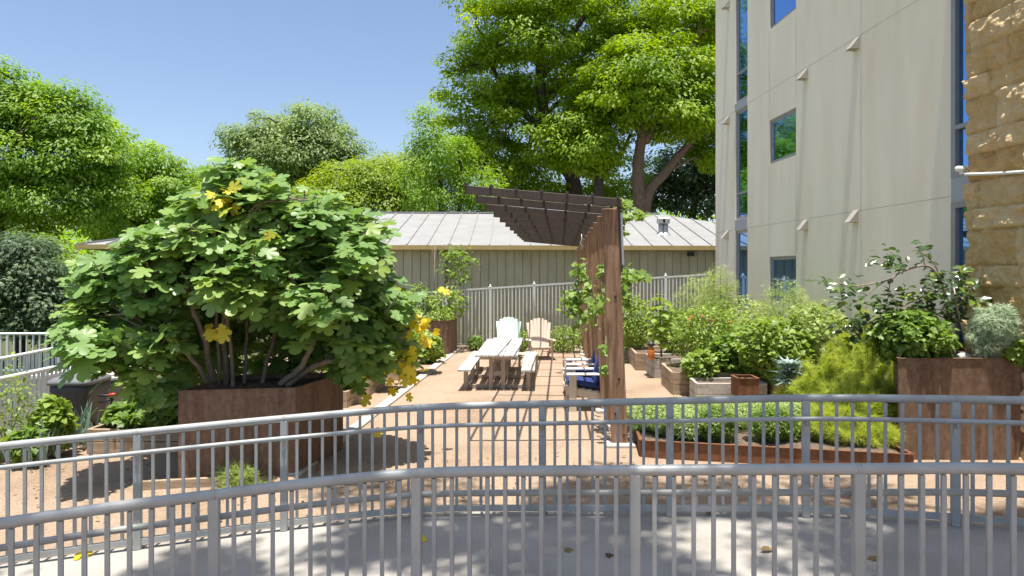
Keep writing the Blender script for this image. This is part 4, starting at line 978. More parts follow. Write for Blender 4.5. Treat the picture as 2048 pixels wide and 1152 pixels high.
# ---- the fig tree
def fig():
    d0 = 9.0; base = Vector((-3.05, 8.85, P(470, 780, 8.2).z-.05))
    t = thing('fig_tree', 'large spreading fig tree with big lobed leaves, some yellow, in a steel planter', 'tree', base)
    bl = [eb(505, 525, 9.1, 172, 125, 1.1), eb(492, 355, 9.1, 30, 40, .35), eb(485, 395, 9.0, 70, 42, .6), eb(405, 432, 8.9, 58, 38, .6), eb(345, 470, 8.9, 36, 38, .5), eb(575, 438, 9.2, 85, 45, .7),
          eb(680, 570, 9.0, 98, 98, .9), eb(650, 465, 9.1, 60, 50, .7), eb(745, 590, 9.0, 38, 55, .5), eb(272, 560, 8.9, 42, 42, .6), eb(345, 530, 8.8, 62, 66, .7),
          eb(258, 672, 8.4, 78, 44, .5), eb(205, 645, 8.5, 30, 24, .4), eb(318, 708, 8.6, 36, 36, .4), eb(715, 680, 9.3, 60, 38, .5), eb(645, 620, 8.6, 88, 52, .5), eb(490, 610, 10.0, 185, 105, .5), eb(530, 705, 10.0, 165, 78, .4)]
    C_ = np.array([b[0] for b in bl]); Rr = np.array([b[1] for b in bl])
    def inside(p, s=.97): return (np.sum(((p[:, None]-C_)/(Rr*s))**2, 2) < 1).any(1)
    tips = []; outs = []
    area = (Rr[:, 0]*Rr[:, 2]); area = area/area.sum(); cand = []
    for i in range(len(bl)):
        u = rsph(int(900*area[i])+12); u[:, 1] = np.where(rng.random(len(u)) < .45, -abs(u[:, 1]), u[:, 1]); p = C_[i]+u*Rr[i]*(.80+.2*rng.random((len(u), 1)))
        other = np.sum(((p[:, None]-C_)/(Rr*.86))**2, 2) < 1; other[:, i] = False
        cand += [(a, b) for a, b, c in zip(p, norm(u/Rr[i]), other.any(1)) if not c]
    rng.shuffle(cand); cl = []
    for a, b in cand:                                     # leafy clumps, kept apart so gaps stay between them
        if all(np.linalg.norm((a-c)*np.array([1, 1, 1.25])) > .46 for c, _ in cl): cl.append((a, b))
    for a, b in cl:
        m = rng.integers(5, 9); r = .22+.12*rng.random()
        u = rsph(m)+b*.7+np.array([0, 0, .35]); u = norm(u)
        tips.append(a+u*r*np.array([1.1, 1.1, .8])*(.8+.4*rng.random((m, 1)))); outs.append(norm(u*.6+b*.6))
    tips = np.concatenate(tips); outs = np.concatenate(outs)
    def opening(p):                                        # open front of the crown where the bare stems show
        px_ = 1024+F*p[:, 0]/p[:, 1]; py_ = HZ+F*(CZ-p[:, 2])/p[:, 1]
        return (((px_-520)/125)**2+((py_-715)/105)**2 < 1) & (p[:, 1] < 9.55) | (((px_-440)/70)**2+((py_-640)/60)**2 < 1) & (p[:, 1] < 9.1)
    k = ~(((tips[:, 2] < base.z+.12) & (tips[:, 0] > -4.1)) | opening(tips)); tips = tips[k]; outs = outs[k]
    lp = []; ln = []; ld = []; ls = []; lr = []; shoots = []
    for p, o in zip(tips, outs):
        ax = norm((o*.7+np.array([0, 0, .75]))[None])[0]; m = rng.integers(7, 12); ph = rng.random()*6
        rb_ = rng.random()*.75
        for j in range(m):
            a = ph+j*2.4; rad = np.array([math.cos(a), math.sin(a), 0]); rad = rad-ax*rad.dot(ax); rad /= np.linalg.norm(rad)
            f = j/m; dirv = rad*(1-.55*f)+ax*(.1+.6*f)+np.array([0, 0, -.45*(1-f)])
            nn = ax*.4+np.array([0, -.28, .9])+rad*.15*(1-f)+rng.normal(size=3)*.36
            pos = p-ax*(.26*(1-f))+rad*.05
            lp.append(pos+dirv/np.linalg.norm(dirv)*.05); ln.append(nn); ld.append(dirv); ls.append((.27-.12*f**2)*(.55+.75*rng.random()))
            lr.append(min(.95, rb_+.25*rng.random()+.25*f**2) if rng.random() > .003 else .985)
        shoots.append([p-ax*.34, p-ax*.1, p+ax*.02])
    # inner leaves
    n = 1300; qi = rng.integers(0, len(bl), n); q = C_[qi]+rsph(n)*Rr[qi]*.75
    q = q[(q[:, 2] > base.z+.3) & ~opening(q)]
    n = len(q)
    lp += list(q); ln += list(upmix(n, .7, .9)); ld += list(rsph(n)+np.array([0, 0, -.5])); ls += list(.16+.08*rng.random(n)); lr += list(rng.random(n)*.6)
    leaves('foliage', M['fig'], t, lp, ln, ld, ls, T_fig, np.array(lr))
    # yellow leaves low right and in the top
    yp = []
    for (px, py, dd, n_, s_) in ((795, 690, 9.2, 30, 78), (835, 655, 9.1, 9, 26), (815, 735, 9.1, 12, 40), (735, 715, 9.2, 14, 70), (445, 395, 8.35, 12, 22), (425, 660, 8.3, 5, 12), (450, 655, 8.3, 4, 8), (540, 465, 8.2, 4, 12), (778, 650, 9.2, 10, 25)):
        for _ in range(n_): yp.append(P(px+random.gauss(0, s_*.5), py+random.gauss(0, s_*.6), dd+random.gauss(0, .12)))
    n = len(yp); yp = np.array([tuple(v) for v in yp])
    leaves('yellow_foliage', M['fig_y'], t, yp, np.array([0, -.8, .6])+rng.normal(size=(n, 3))*.4, np.array([0, -.2, -1])+rng.normal(size=(n, 3))*.5, .10+.08*rng.random(n), T_fig)['label'] = 'yellowing fig leaves'
    # stems
    S_ = [([P(455, 790, 9), P(450, 700, 8.9), P(445, 600, 8.9), P(452, 540, 8.9), P(455, 420, 9)], .045), ([P(440, 785, 8.9), P(435, 700, 8.8), P(432, 560, 8.8), P(420, 430, 8.8)], .032),
          ([P(465, 780, 8.8), P(462, 690, 8.7), P(450, 590, 8.7), P(475, 500, 8.7), P(520, 400, 8.8)], .03), ([P(425, 770, 8.8), P(412, 690, 8.6), P(385, 620, 8.5), P(372, 570, 8.5), P(340, 480, 8.6)], .045),
          ([P(372, 575, 8.5), P(350, 540, 8.5), P(320, 500, 8.6)], .025), ([P(430, 780, 8.8), P(385, 720, 8.4), P(350, 690, 8.3), P(300, 660, 8.3)], .035), ([P(490, 785, 9), P(495, 650, 9.2), P(500, 500, 9.2)], .03),
          ([P(560, 770, 8.8), P(600, 735, 8.7), P(625, 690, 8.6), P(628, 660, 8.6), P(650, 580, 8.7)], .045), ([P(575, 770, 8.8), P(620, 735, 8.8), P(670, 720, 8.8), P(710, 715, 8.9), P(770, 690, 9), P(830, 650, 9.1)], .045),
          ([P(710, 716, 8.9), P(760, 715, 9), P(815, 725, 9.1)], .018), ([P(480, 540, 8.6), P(500, 460, 8.4), P(515, 410, 8.4)], .02), ([P(520, 790, 9), P(560, 640, 9.2), P(640, 520, 9.2)], .035)]
    mb = MB()
    for pts, r in S_:
        pp = cat([tuple(p) for p in pts], 6); pp = pp+rng.normal(size=pp.shape)*.008; kk = len(pp); mb.tube(pp, [r*(1-.65*i/(kk-1)) for i in range(kk)], 8)
    for i in rng.choice(len(tips), 90, replace=False):
        st = S_[rng.integers(0, len(S_))][0]; a = min((tuple(x) for s_ in S_ for x in s_[0][2:]), key=lambda v: np.linalg.norm(np.array(v)-tips[i]))
        mb.tube(limb_path(a, tips[i], .08, .1, 6), [.016-.0018*j for j in range(6)], 5, False)
    for q_ in shoots: mb.tube(q_, [.012, .009, .006], 5, False)
    mb.build('trunk', M['bark_f'], t)
fig()

# ---- generic plants
def plant(name, label, cat_, px, dd, zb, wpx, hpx, mat, n, size, tmpl=T_oval, up=.7, stems=8, group=None, pos=None, shell=.35, dirup=0., flower=None, smat=None, sz=None):
    """rounded plant whose base stands at (x, dd, zb); wpx, hpx its size in photograph pixels"""
    x = (px-1024)/F*dd; W_ = wpx/F*dd/2; H_ = hpx/F*dd
    if pos: x, dd = pos
    t = thing(name, label, cat_, (x, dd, zb), group)
    u = rsph(n); rad = (shell+(1-shell)*rng.random((n, 1))**.5); lump = .75+.5*vnoise(u*2.2+rng.random()*40)[:, None]
    c = np.array([x, dd, zb+H_*.52]); p = c+u*rad*lump*np.array([W_, W_*.8, H_*.5])
    p[:, 2] = np.maximum(p[:, 2], zb+.015)
    nr = norm(u*.5+np.array([0, 0, up])+rng.normal(size=(n, 3))*.5); dv = u*.7+rng.normal(size=(n, 3))*.4+np.array([0, 0, dirup])
    if dirup > .5: nr = norm(rng.normal(size=(n, 3))*np.array([1, 1, .3]))
    leaves('foliage', mat, t, p, nr, dv, size*(.6+.8*rng.random(n)), tmpl)
    if stems:
        mb = MB()
        for i in range(stems):
            e = p[rng.integers(0, n)]; a = (x+random.uniform(-.1, .1)*W_*3, dd+random.uniform(-.1, .1)*W_*3, zb-.02)
            mb.tube(limb_path(a, e, .02, .08, 5), [.012, .010, .008, .006, .004], 5, False)
        mb.build('stem', smat or M['stem_g'], t)
    return t, x, dd
def plumes(name, label, cat_, px, dd, zb, wpx, hpx, mat, ns, per, size, tmpl, group=None, arch=.6, upd=.5, smat=None, thick=.004, start=.12):
    """plant of many arching stems, each clothed in fine sprays"""
    x = (px-1024)/F*dd; W_ = wpx/F*dd/2; H_ = hpx/F*dd; t = thing(name, label, cat_, (x, dd, zb), group); mb = MB()
    lp = []; ln = []; ld = []; lr = []
    for i in range(ns):
        a = rng.random()*6.283; q_ = rng.random()**.6; tx, ty = x+math.cos(a)*W_*q_, dd+math.sin(a)*W_*.8*q_
        b = np.array([x+math.cos(a)*W_*q_*.4, dd+math.sin(a)*W_*q_*.4, zb-.02]); h = H_*(1-.45*q_*q_)*(.7+.45*rng.random())
        e = np.array([tx, ty, zb+h*(1-arch*.35*q_)]); mdl = b*.5+e*.5; mdl[2] = zb+h*(.62+.2*arch); 
        tt = np.linspace(0, 1, 9)[:, None]; pp = (1-tt)**2*b+2*tt*(1-tt)*mdl+tt**2*e
        mb.tube(pp, [thick*(1.6-j*.14) for j in range(9)], 4, False)
        u = start+(1-start)*rng.random(per)**.8; uu = u[:, None]; p = (1-uu)**2*b+2*uu*(1-uu)*mdl+uu**2*e; tg = norm(2*(1-uu)*(mdl-b)+2*uu*(e-mdl))
        sd = rsph(per); lp.append(p); ld.append(sd*.9+tg*upd); ln.append(rsph(per)+np.array([0, 0, .4])); lr.append(np.clip(rng.random()*.5+rng.random(per)*.5, 0, 1))
    lp = np.concatenate(lp); leaves('foliage', mat, t, lp, np.concatenate(ln), np.concatenate(ld), size*(.6+.7*rng.random(len(lp))), tmpl, np.concatenate(lr))
    mb.build('stem', smat or M['stem_g'], t); return t
RB = .2
VG = 'plants in the right hand beds'
plant('leafy_bush', 'fresh green bush right of the front pergola post', 'plant', 1262, 18.6, .1, 80, 110, M['veg'], 1300, .10, group=VG)
plant('leafy_bush', 'yellow green low plants in the farthest right bed', 'plant', 1265, 19.6, .05, 90, 55, M['dill'], 800, .10, group=VG)
# sunflower
x, d = (1321-1024)/F*16.2, 16.2
sf = thing('sunflower', 'tall budding sunflower with big heart shaped leaves', 'plant', (x, d, RB)); zt_ = P(1321, 590, d).z
MB().tube([(x+.02, d, RB), (x, d, RB+.6), (x-.02, d, zt_)], [.022, .018, .014], 8).build('stem', M['stem_g'], sf)
lp, ln, ld, ls = [], [], [], []
for j in range(34):
    f = j/34; a = j*2.4; r = np.array([math.cos(a), math.sin(a), 0]); lp.append(np.array([x, d, RB+.25+f*(zt_-RB-.25)])+r*.1); ld.append(r+np.array([0, 0, -.35+.5*f])); ln.append(np.array([0, 0, 1])+r*.35); ls.append(.36-.16*abs(f-.45))
leaves('foliage', M['veg'], sf, lp, ln, ld, ls, T_heart)
lp = []; ld = []
for j in range(16): a = j*2.4; ld.append((math.cos(a), math.sin(a), .5)); lp.append((x-.02, d, zt_+.02))
leaves('flower_bud', M['lime'], sf, lp, [(0, 0, 1)]*16, ld, .11, T_oval)
plant('bolting_dill', 'tall feathery bolting dill against the end of the picket fence', 'plant', 1405, 17.6, RB, 135, 153, M['dill'], 3000, .12, T_feather, up=.9, dirup=.3, group=VG, shell=.2, stems=24)
plant('bolting_dill', 'wispy tall dill in front of the narrow ground window', 'plant', 1440, 16.4, RB, 85, 178, M['dill'], 3000, .12, T_feather, up=.9, dirup=.3, group=VG, shell=.2, stems=24)
t, x, d = plant('zinnia_bush', 'flowering zinnia bush with pink, red and orange blooms', 'plant', 1415, 15.0, RB, 150, 120, M['veg'], 3200, .075, T_oval, group=VG)
for px, py, mm in ((1422,642,'pink'),(1418,652,'pink'),(1461,688,'redp'),(1383,635,'salm'),(1405,633,'salm'),(1460,646,'salm'),(1378,641,'salm')):
    c = P(px, py, d-.42); mb = MB()
    for ring, rr_ in ((0, .045), (1, .032), (2, .018)):
        mb.lathe(c+Vector((0, 0, .012*ring)), [(0, .0), (rr_, .012), (rr_*.9, .018), (0, .012)], 10)
    mb.tube([c, c+Vector((0, .1, -.2))], .004, 5)
    mb.build('flower', M[mm], t)
plant('leafy_bush', 'mid green bush below the zinnia spilling over the pale bed', 'plant', 1475, 13.95, .1, 125, 90, M['mid'], 1700, .10, T_grape, group=VG)
plant('leafy_bush', 'yellow green vegetables at the front of the timber beds', 'plant', 1400, 13.6, .05, 70, 60, M['veg'], 600, .10, T_grape, group=VG)
plant('bean_plant', 'dense bean plant with broad leaves in front of the cream wall', 'plant', 1555, 13.1, .1, 165, 130, M['veg'], 2800, .10, T_heart, group=VG)
plant('bolting_dill', 'tall pale dill heads below the ground floor square window', 'plant', 1575, 14.6, .15, 135, 183, M['dill'], 3000, .12, T_feather, up=.9, dirup=.3, group=VG, shell=.2, stems=24)
plant('tomato_plant', 'feathery pale green bush right of the bean plant', 'plant', 1635, 13.1, .1, 125, 165, M['dill'], 2600, .13, T_pin, group=VG)
plant('leafy_bush', 'dark leafy growth in the shade behind the sunflower', 'plant', 1345, 17.3, RB, 90, 90, M['mid'], 900, .11, group=VG)
plant('leafy_bush', 'broad green bush between dill and bean plant', 'plant', 1500, 15.6, .1, 120, 130, M['dill'], 2200, .08, T_oval, group=VG)
# kale
def rosette(name, label, cat_, px, py, dd, mat, n, size, tmpl, stem=.25, group=None, spread=1.):
    c = P(px, py, dd); t = thing(name, label, cat_, (c.x, c.y, c.z), group)
    lp, ln, ld, ls = [], [], [], []
    for j in range(n):
        f = j/n; a = j*2.4; r = np.array([math.cos(a), math.sin(a), 0]); v = r*spread+np.array([0, 0, .9*f*f+.05-.35*(1-f)])
        lp.append(np.array(c)+np.array([0, 0, stem*(.35+.65*f)])); ld.append(v); ln.append(np.array([0, 0, 1])-r*.6*f+rng.normal(size=3)*.15); ls.append(size*(.8+.4*rng.random()))
    leaves('foliage', mat, t, lp, ln, ld, ls, tmpl)
    MB().tube([c, c+Vector((0, 0, stem))], .018, 6).build('stem', M['stem_g'], t)
rosette('kale_plant', 'blue grey kale plant with long drooping leaves', 'plant', 1578, 785, 11.4, M['kale'], 70, .32, T_pin, .46, spread=.8)
# dry grass wisps
for i, (px, lb) in enumerate(((1302, 'dry grass tuft just right of the pergola post'), (1345, 'dry grass tuft in front of the pale bed end'), (1400, 'dry grass tuft below the vegetable bed'), (1460, 'dry grass tuft beside the small rusted planter'))):
    x, d = (px-1024)/F*11.3, 11.3; z = -.25; t = thing('grass_tuft', lb, 'grass', (x, d, z), 'dry grass tufts'); n = 70
    p = np.stack([x+rng.normal(size=n)*.15, d+rng.normal(size=n)*.12, np.full(n, z)], 1)
    leaves('blades', M['straw'], t, p, rng.normal(size=(n, 3))*np.array([1, 1, .1]), np.stack([rng.normal(size=n)*.25, rng.normal(size=n)*.25, np.ones(n)], 1), .2+.22*rng.random(n), T_blade)
# asparagus ferns
FG = 'asparagus ferns beside the right planter'
for px, dd, w_, h_, zb, lb in ((1735, 10.6, 130, 190, -.1, 'tall yellow green asparagus fern touching the right planter'), (1660, 10.5, 120, 130, -.1, 'wide yellow green asparagus fern left of the tall one'), (1700, 9.6, 150, 95, -.07, 'low arching asparagus fern at the front of the herb bed'), (1655, 9.35, 90, 55, -.07, 'low fern tuft spilling towards the front steel edge'), (1735, 9.15, 80, 45, -.07, 'lowest fern tuft at the right end of the steel edge'), (1760, 9.7, 80, 90, -.07, 'shaded asparagus fern at the left side of the right planter'), (1620, 11.4, 90, 80, -.2, 'small yellowish fern behind the herbs')):
    plumes('asparagus_fern', lb, 'fern', px, dd, zb, w_*1.45, h_*1.15, M['fern'], 64, 66, .15, T_feather, FG, .9, .7)
HG = 'herb mounds in the low steel bed'
hl = ['grey green herb mound nearest the pergola post', 'second herb mound from the pergola post', 'tall upright herb mound in the back row', 'herb mound before the middle railing post', 'round bright herb mound in the front row', 'herb mound at the centre of the steel bed', 'broad pale herb mound at the back', 'bright green herb mound at the front right', 'small herb mound left of the ferns', 'yellowing herb mound beside the ferns']
for i, (px, dd, w_, h_) in enumerate(((1290,9.9,85,60),(1335,9.6,80,62),(1385,10.2,110,52),(1375,9.45,80,55),(1432,9.35,70,66),(1455,10.1,110,54),(1520,10.2,110,50),(1545,9.3,80,66),(1585,9.6,60,64),(1600,10.4,70,45))):
    plant('herb_mound', hl[i], 'herb', px, dd, -.09, w_*1.25, h_*1.1, M['mid'] if i in (4, 7) else M['thyme'], 4200, .05, T_pin, up=.9, dirup=.4, group=HG, stems=10)
# right planter
zp = 1.06
plant('parsley_bush', 'dark green bushy parsley spilling over the planter corner', 'plant', 1822, 9.35, zp-.12, 150, 112, M['dark2'] if 'dark2' in M else M['mid'], 2200, .075, T_grape)
plant('lavender_bush', 'silvery green feathery bush at the foot of the stone wall', 'plant', 1988, 9.15, zp-.02, 92, 112, M['silver'], 3800, .075, T_herb)
plant('leafy_bush', 'bright green low plant in the far right planter corner', 'plant', 2036, 9.06, zp-.06, 70, 60, M['veg'], 900, .07, T_grape)
ct = thing('citrus_tree', 'small leaning tree with glossy oval leaves in the right planter', 'tree', tuple(P(1905, 715, 9.6)))
dd = 9.6; q = lambda px, py, e=0: P(px, py, dd+e)
BR = [([q(1905, 720), q(1900, 650), q(1890, 590), q(1880, 560), q(1862, 535), q(1840, 532), q(1800, 545), q(1778, 560), q(1740, 568), q(1700, 572), q(1660, 560)], .024, .006),
      ([q(1880, 560), q(1870, 530), q(1850, 510), q(1830, 500)], .012, .004), ([q(1770, 562), q(1745, 580), q(1735, 590), q(1715, 580)], .010, .003), ([q(1850, 535), q(1846, 515), q(1845, 490)], .009, .003),
      ([q(1885, 575), q(1830, 600, -.1), q(1780, 625, -.1), q(1730, 650, -.15), q(1700, 670, -.1)], .013, .004), ([q(1898, 640), q(1850, 620, -.2), q(1800, 610, -.2)], .010, .003),
      ([q(1915, 720), q(1912, 640), q(1918, 580), q(1925, 540), q(1930, 530)], .014, .005), ([q(1912, 620), q(1940, 600), q(1965, 595)], .008, .003), ([q(1780, 560), q(1775, 600), q(1760, 640)], .009, .003), ([q(1900, 610), q(1885, 580, -.15), q(1860, 570, -.25)], .009, .003)]
mb = MB()
for pts, r0, r1 in BR:
    pp = cat([tuple(p) for p in pts], 4); k = len(pp); mb.tube(pp, [r0+(r1-r0)*i/(k-1) for i in range(k)], 7)
mb.build('trunk', M['twig'], ct)
lp, ln, ld = [], [], []
for (px, py, rx, ry, n) in ((1650,560,20,12,10),(1690,575,32,20,34),(1680,600,20,15,16),(1725,600,15,12,10),(1745,640,45,28,60),(1710,665,30,22,30),(1700,650,25,15,16),(1780,600,35,35,60),(1790,640,40,25,45),(1835,610,45,25,50),(1780,510,18,16,22),(1800,530,25,14,20),(1845,490,14,8,12),(1850,515,12,16,12),(1870,560,30,25,50),(1860,590,35,25,40),(1900,600,30,40,45),(1930,570,30,25,40),(1930,540,14,12,12),(1945,600,24,24,22),(1925,620,25,30,24),(1970,600,12,8,8),(1895,640,20,15,14),(1890,690,18,20,12),(1740,525,10,8,6)):
    for _ in range(n):
        p = q(px+random.gauss(0, rx*.55), py+random.gauss(0, ry*.55), random.gauss(0, .16)); lp.append(tuple(p)); ln.append((random.gauss(0, .5), random.gauss(-.3, .5), 1)); ld.append((random.gauss(-.2, .8), random.gauss(0, .8), random.gauss(-.5, .4)))
leaves('foliage', M['citrus'], ct, lp, ln, ld, .10+.06*rng.random(len(lp)), T_oval)
props(MB().tube([q(1938, 720, -.1), q(1915, 620, -.1), q(1905, 560, 0)], .009, 7).build('wooden_stake', M['tan'], None, q(1938, 720)), 'thin tan stake leaning against the small planter tree', 'stake')
rk = MB(); c = P(1928, 714, 9.3); 
n = 12
vs = [c+Vector((math.cos(2*math.pi*j/n)*math.cos(f)*.11*(1+.15*math.sin(j*2.3)), math.sin(2*math.pi*j/n)*math.cos(f)*.09, math.sin(f)*.06)) for f in (-.5, 0, .5, 1.1) for j in range(n)]+[c+Vector((0, 0, .062))]
rk.add(vs, [(i*n+j, i*n+(j+1) % n, (i+1)*n+(j+1) % n, (i+1)*n+j) for i in range(3) for j in range(n)]+[(3*n+j, 3*n+(j+1) % n, 4*n) for j in range(n)], True)
props(rk.build('pale_rock', M['rock'], None, c), 'pale rounded rock on the soil of the right planter', 'rock')
# orange bottle ornament in the sunflower bed
c = P(1302, 705, 15.9); c.z = RB-.02
og = thing('garden_lantern', 'orange glazed bottle ornament with a dark cap under the sunflower', 'ornament', c)
MB().lathe(c, [(0, 0), (.07, 0), (.085, .06), (.085, .22), (.05, .29), (.045, .32), (0, .32)], 16).build('bottle', M['orange'], og)
MB().lathe(c+Vector((0, 0, .315)), [(.05, 0), (.095, .02), (.08, .06), (.03, .11), (0, .115)], 14).build('cap', M['black'], og)
# ---- left beds
LG = 'plants in the left beds'
zb = -.3
plant('strawberry_patch', 'low bright strawberry plants filling the box by the fig planter', 'plant', 290, 10.2, -.03, 150, 42, M['mid3'] if 'mid3' in M else M['mid'], 1100, .10, T_grape, group=LG)
plant('strawberry_patch', 'clump of strawberry leaves at the right of the timber box', 'plant', 330, 10.0, -.03, 90, 46, M['mid'], 700, .10, T_grape, group=LG)
plant('leafy_bush', 'loose fine leafed bush at the left edge above the onions', 'plant', 15, 9.3, zb, 120, 190, M['veg'], 800, .055, T_oval, group=LG, stems=12)
plant('leafy_bush', 'bright broad leafed vegetable left of the onions', 'plant', 105, 9.6, zb, 80, 110, M['veg'], 500, .12, T_heart, group=LG)
plant('leafy_bush', 'low vegetable in the corner of the onion bed', 'plant', 55, 9.1, zb, 60, 70, M['mid'], 300, .10, T_heart, group=LG)
for px, dd, n, sz, lb in ((150, 9.9, 34, .62, 'tallest blue green onion clump in front of the bin'), (95, 9.4, 26, .5, 'onion clump between the leafy vegetables'), (175, 10.2, 30, .5, 'onion clump at the bed corner below the bin'), (60, 9.0, 20, .45, 'onion clump nearest the left edge')):
    x = (px-1024)/F*dd; t = thing('onion_plant', lb, 'plant', (x, dd, zb), 'onion clumps')
    p = np.stack([x+rng.normal(size=n)*.10, dd+rng.normal(size=n)*.08, np.full(n, zb)], 1)
    leaves('blades', M['onion'], t, p, rng.normal(size=(n, 3))*np.array([1, 1, .1]), np.stack([rng.normal(size=n)*.3, rng.normal(size=n)*.3, np.ones(n)], 1), sz*(.6+.6*rng.random(n)), T_blade)
plant('leafy_bush', 'leafy vegetables in the left bed under the fig branches', 'plant', 690, 12.8, .05, 70, 55, M['veg'], 600, .11, T_grape, group=LG)
plant('leafy_bush', 'yellow green vegetables beside the path edging under the yellow fig leaves', 'plant', 760, 14.3, .12, 90, 75, M['veg'], 900, .12, T_grape, group=LG)
plant('leafy_bush', 'green vegetables along the edging before the back planter', 'plant', 835, 16.6, .1, 95, 60, M['veg'], 1100, .11, T_heart, group=LG)
plant('leafy_bush', 'bright green plants reaching the path left of the picnic table', 'plant', 855, 18.4, -.25, 60, 55, M['mid'], 600, .11, T_heart, group=LG)
plant('fennel_plant', 'feathery fennel clump at the foot of the fig planter', 'plant', 478, 7.95, -.42, 70, 65, M['dill2'] if 'dill2' in M else M['dill'], 420, .16, T_feather, dirup=.4, group='fennel clumps')
plant('fennel_plant', 'low sprawling fennel right of the taller clump', 'plant', 525, 7.9, -.42, 60, 28, M['dill'], 220, .14, T_feather, dirup=.2, group='fennel clumps')
# back planter
rosette('agave_plant', 'blue grey agave in the back steel planter', 'plant', 838, 640, 20.4, M['onion'], 24, .5, T_blade, .05)
plant('leafy_bush', 'trailing green plant over the edge of the back planter', 'plant', 880, 20.3, .72, 60, 24, M['veg'], 500, .07, group=LG)
plant('leafy_bush', 'loose bright green shrub behind the back planter at the fence', 'plant', 893, 20.9, .78, 80, 62, M['veg'], 420, .12, T_oval, group=LG)
plant('leafy_bush', 'small dark shrub at the left end of the picket fence', 'plant', 838, 21.0, .78, 55, 70, M['mid'], 420, .11, group=LG)
plant('fence_shrub', 'small round shrub at the fence foot left of the mint chair', 'shrub', 951, 21.3, -.25, 32, 30, M['mid'], 420, .08, group='shrubs along the back fence')
plant('fence_shrub', 'green shrub between the mint chair and the tan chair', 'shrub', 1045, 21.2, -.25, 42, 45, M['veg'], 420, .09, group='shrubs along the back fence')
plant('fence_shrub', 'wide leafy shrub at the fence right of the tan chair', 'shrub', 1130, 21.0, -.25, 75, 52, M['veg'], 900, .09, group='shrubs along the back fence')
# crape sapling and bare stem in front of rear wall
sp_ = thing('sapling', 'young leafy sapling standing in front of the siding wall', 'tree', (P(897, 600, 21.6).x, 21.6, -.25))
c = P(897, 600, 21.6)
MB().tube([(c.x, 21.6, -.25), (c.x+.05, 21.6, 1.0), (c.x, 21.6, 2.0), tuple(P(905, 500, 21.6))], [.03, .025, .018, .008], 7).tube([tuple(P(900, 560, 21.6)), tuple(P(925, 525, 21.6)), tuple(P(950, 520, 21.6))], [.012, .008, .005], 6).build('trunk', M['twig'], sp_)
lp = []
for (px, py, rx, ry, n) in ((910,505,22,12,90),(930,522,26,10,90),(905,540,18,22,110),(925,550,14,16,50),(895,585,8,12,20)):
    for _ in range(n): lp.append(tuple(P(px+random.gauss(0, rx*.6), py+random.gauss(0, ry*.6), 21.6+random.gauss(0, .25))))
n = len(lp); leaves('crown', M['mid'], sp_, lp, upmix(n), np.array([0, 0, -.5])+rsph(n), .13+.08*rng.random(n), T_rh)
c = P(870, 480, 21.5)
props(MB().tube([(c.x-.05, 21.5, -.25), (c.x-.02, 21.5, 2.0), tuple(c)], [.028, .02, .006], 7).tube([tuple(P(869, 540, 21.5)), tuple(P(874, 500, 21.5)), tuple(P(885, 480, 21.5))], [.01, .007, .003], 6).tube([tuple(P(868, 530, 21.5)), tuple(P(863, 490, 21.5))], [.01, .003], 6).build('bare_sapling', M['twig'], None, (c.x, 21.5, -.25)), 'bare leafless stem left of the leafy sapling', 'tree')
# vines on the pergola
def vine(label, spots, n_, sz=.13):
    c0 = P(*spots[0][:2], spots[0][4]); t = thing('grape_vine', label, 'vine', (c0.x, c0.y, -.25), 'vines climbing the pergola')
    lp = []; mb = MB()
    for (px, py, rx, ry, dd, n) in spots:
        for _ in range(n): lp.append(tuple(P(px+random.gauss(0, rx*.55), py+random.gauss(0, ry*.55), dd+random.gauss(0, .22))))
    for a, b in zip(spots[:-1], spots[1:]): mb.tube(limb_path(P(a[0], a[1], a[4]), P(b[0], b[1], b[4]), .05, .1, 6), .009, 5, False)
    n = len(lp); leaves('foliage', M['vine'] if 'vine' in M else M['mid'], t, lp, upmix(n, .7, .6)+np.array([0, -.5, 0]), np.array([0, 0, -.8])+rsph(n), sz*(.6+.7*rng.random(n)), T_grape)
    mb.build('stem', M['twig'], t)
vine('thick grape vine hanging left of the far pergola posts', [(1160,545,16,20,16.5,70),(1150,600,22,25,16.5,150),(1165,640,22,14,16.3,60),(1180,570,14,28,14.5,80),(1190,610,12,30,13.5,60)], 1)
vine('grape vine between the front pergola post and the next one', [(1202,540,6,10,10.6,16),(1205,600,8,30,10.6,26),(1190,620,14,14,10.8,20),(1212,700,5,14,10.4,12),(1210,740,5,12,10.4,10)], 1, .10)
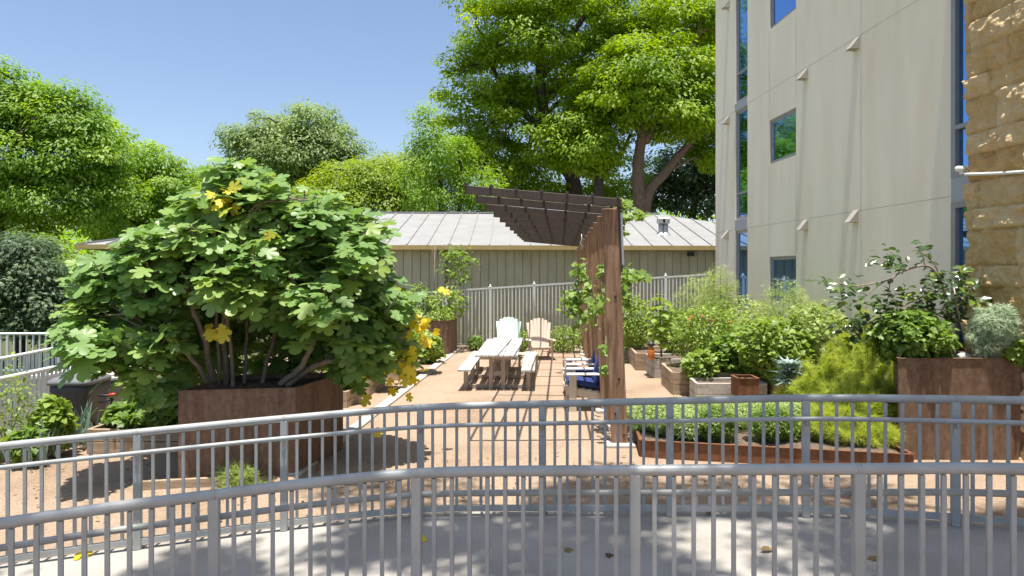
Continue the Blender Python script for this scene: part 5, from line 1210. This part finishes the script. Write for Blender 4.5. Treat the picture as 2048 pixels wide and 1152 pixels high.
vine('grape vine trailing from the pergola top over the roof', [(1245,405,14,10,11,30),(1285,432,14,6,10.8,16),(1265,425,14,10,10.8,26),(1244,450,6,25,10.8,26)], 1, .11)
vine('grape vine on the right side of the front pergola post', [(1252,560,10,25,10.6,50),(1275,550,16,7,10.4,26),(1293,553,8,4,10.4,8),(1250,590,8,20,10.5,30)], 1, .11)
# fallen leaves on the ramp
for i, (px, py, s_, mm, lb) in enumerate(((150,1118,.13,'fig_y','yellow fallen leaf at the foot of the far railing, bottom left'),(850,1080,.12,'fig_y','yellow green fallen leaf on the ramp near the centre post'),(1128,1100,.12,'dryleaf','curled brown leaf on the ramp left of the darker one'),(1210,1110,.12,'dryleaf','dark shrivelled leaf beside the near railing post'),(1420,1033,.14,'dryleaf','long dry leaf under the far railing'),(1545,1101,.11,'dryleaf','thin dry leaf in the sunny patch of the ramp'),(1755,1117,.10,'dryleaf','twisted dry leaf right of the sunlit post'),(1095,1032,.09,'dryleaf','small brown leaf at the foot of a far railing post'))):
    k_ = (px-1024)/F; d = (CZ+.02)*F/(py-HZ+55*k_*F/1000*0+.055*(px-1024)); x = k_*d
    z = ramp_z(x)+.02
    o = leaves('fallen_leaf', M[mm], None, [(x, d, z)], [(random.uniform(-.3, .3), -.25, 1)], [(random.uniform(-1, 1), random.uniform(-1, 1), .1)], s_, T_fig if mm == 'fig_y' else T_oval, None, (x, d, z))
    props(o, lb, 'leaf', 'fallen leaves on the ramp')

n = 520; xs_ = rng.uniform(-6, 5, n); ys_ = rng.uniform(6.6, 9.2, n); k_ = ~((xs_ > 1.6) & (ys_ > 8.3)); xs_ = xs_[k_]; ys_ = ys_[k_]; n = len(xs_)
leaves('leaf_litter', M['dryleaf'], None, np.stack([xs_, ys_, gz(xs_, ys_)+.03], 1), rng.normal(size=(n, 3))*.3+np.array([0, 0, 1]), rng.normal(size=(n, 3))*np.array([1, 1, .1]), .025+.05*rng.random(n)**2, T_oval, None, (0, 7.5, -.3), kind='stuff')
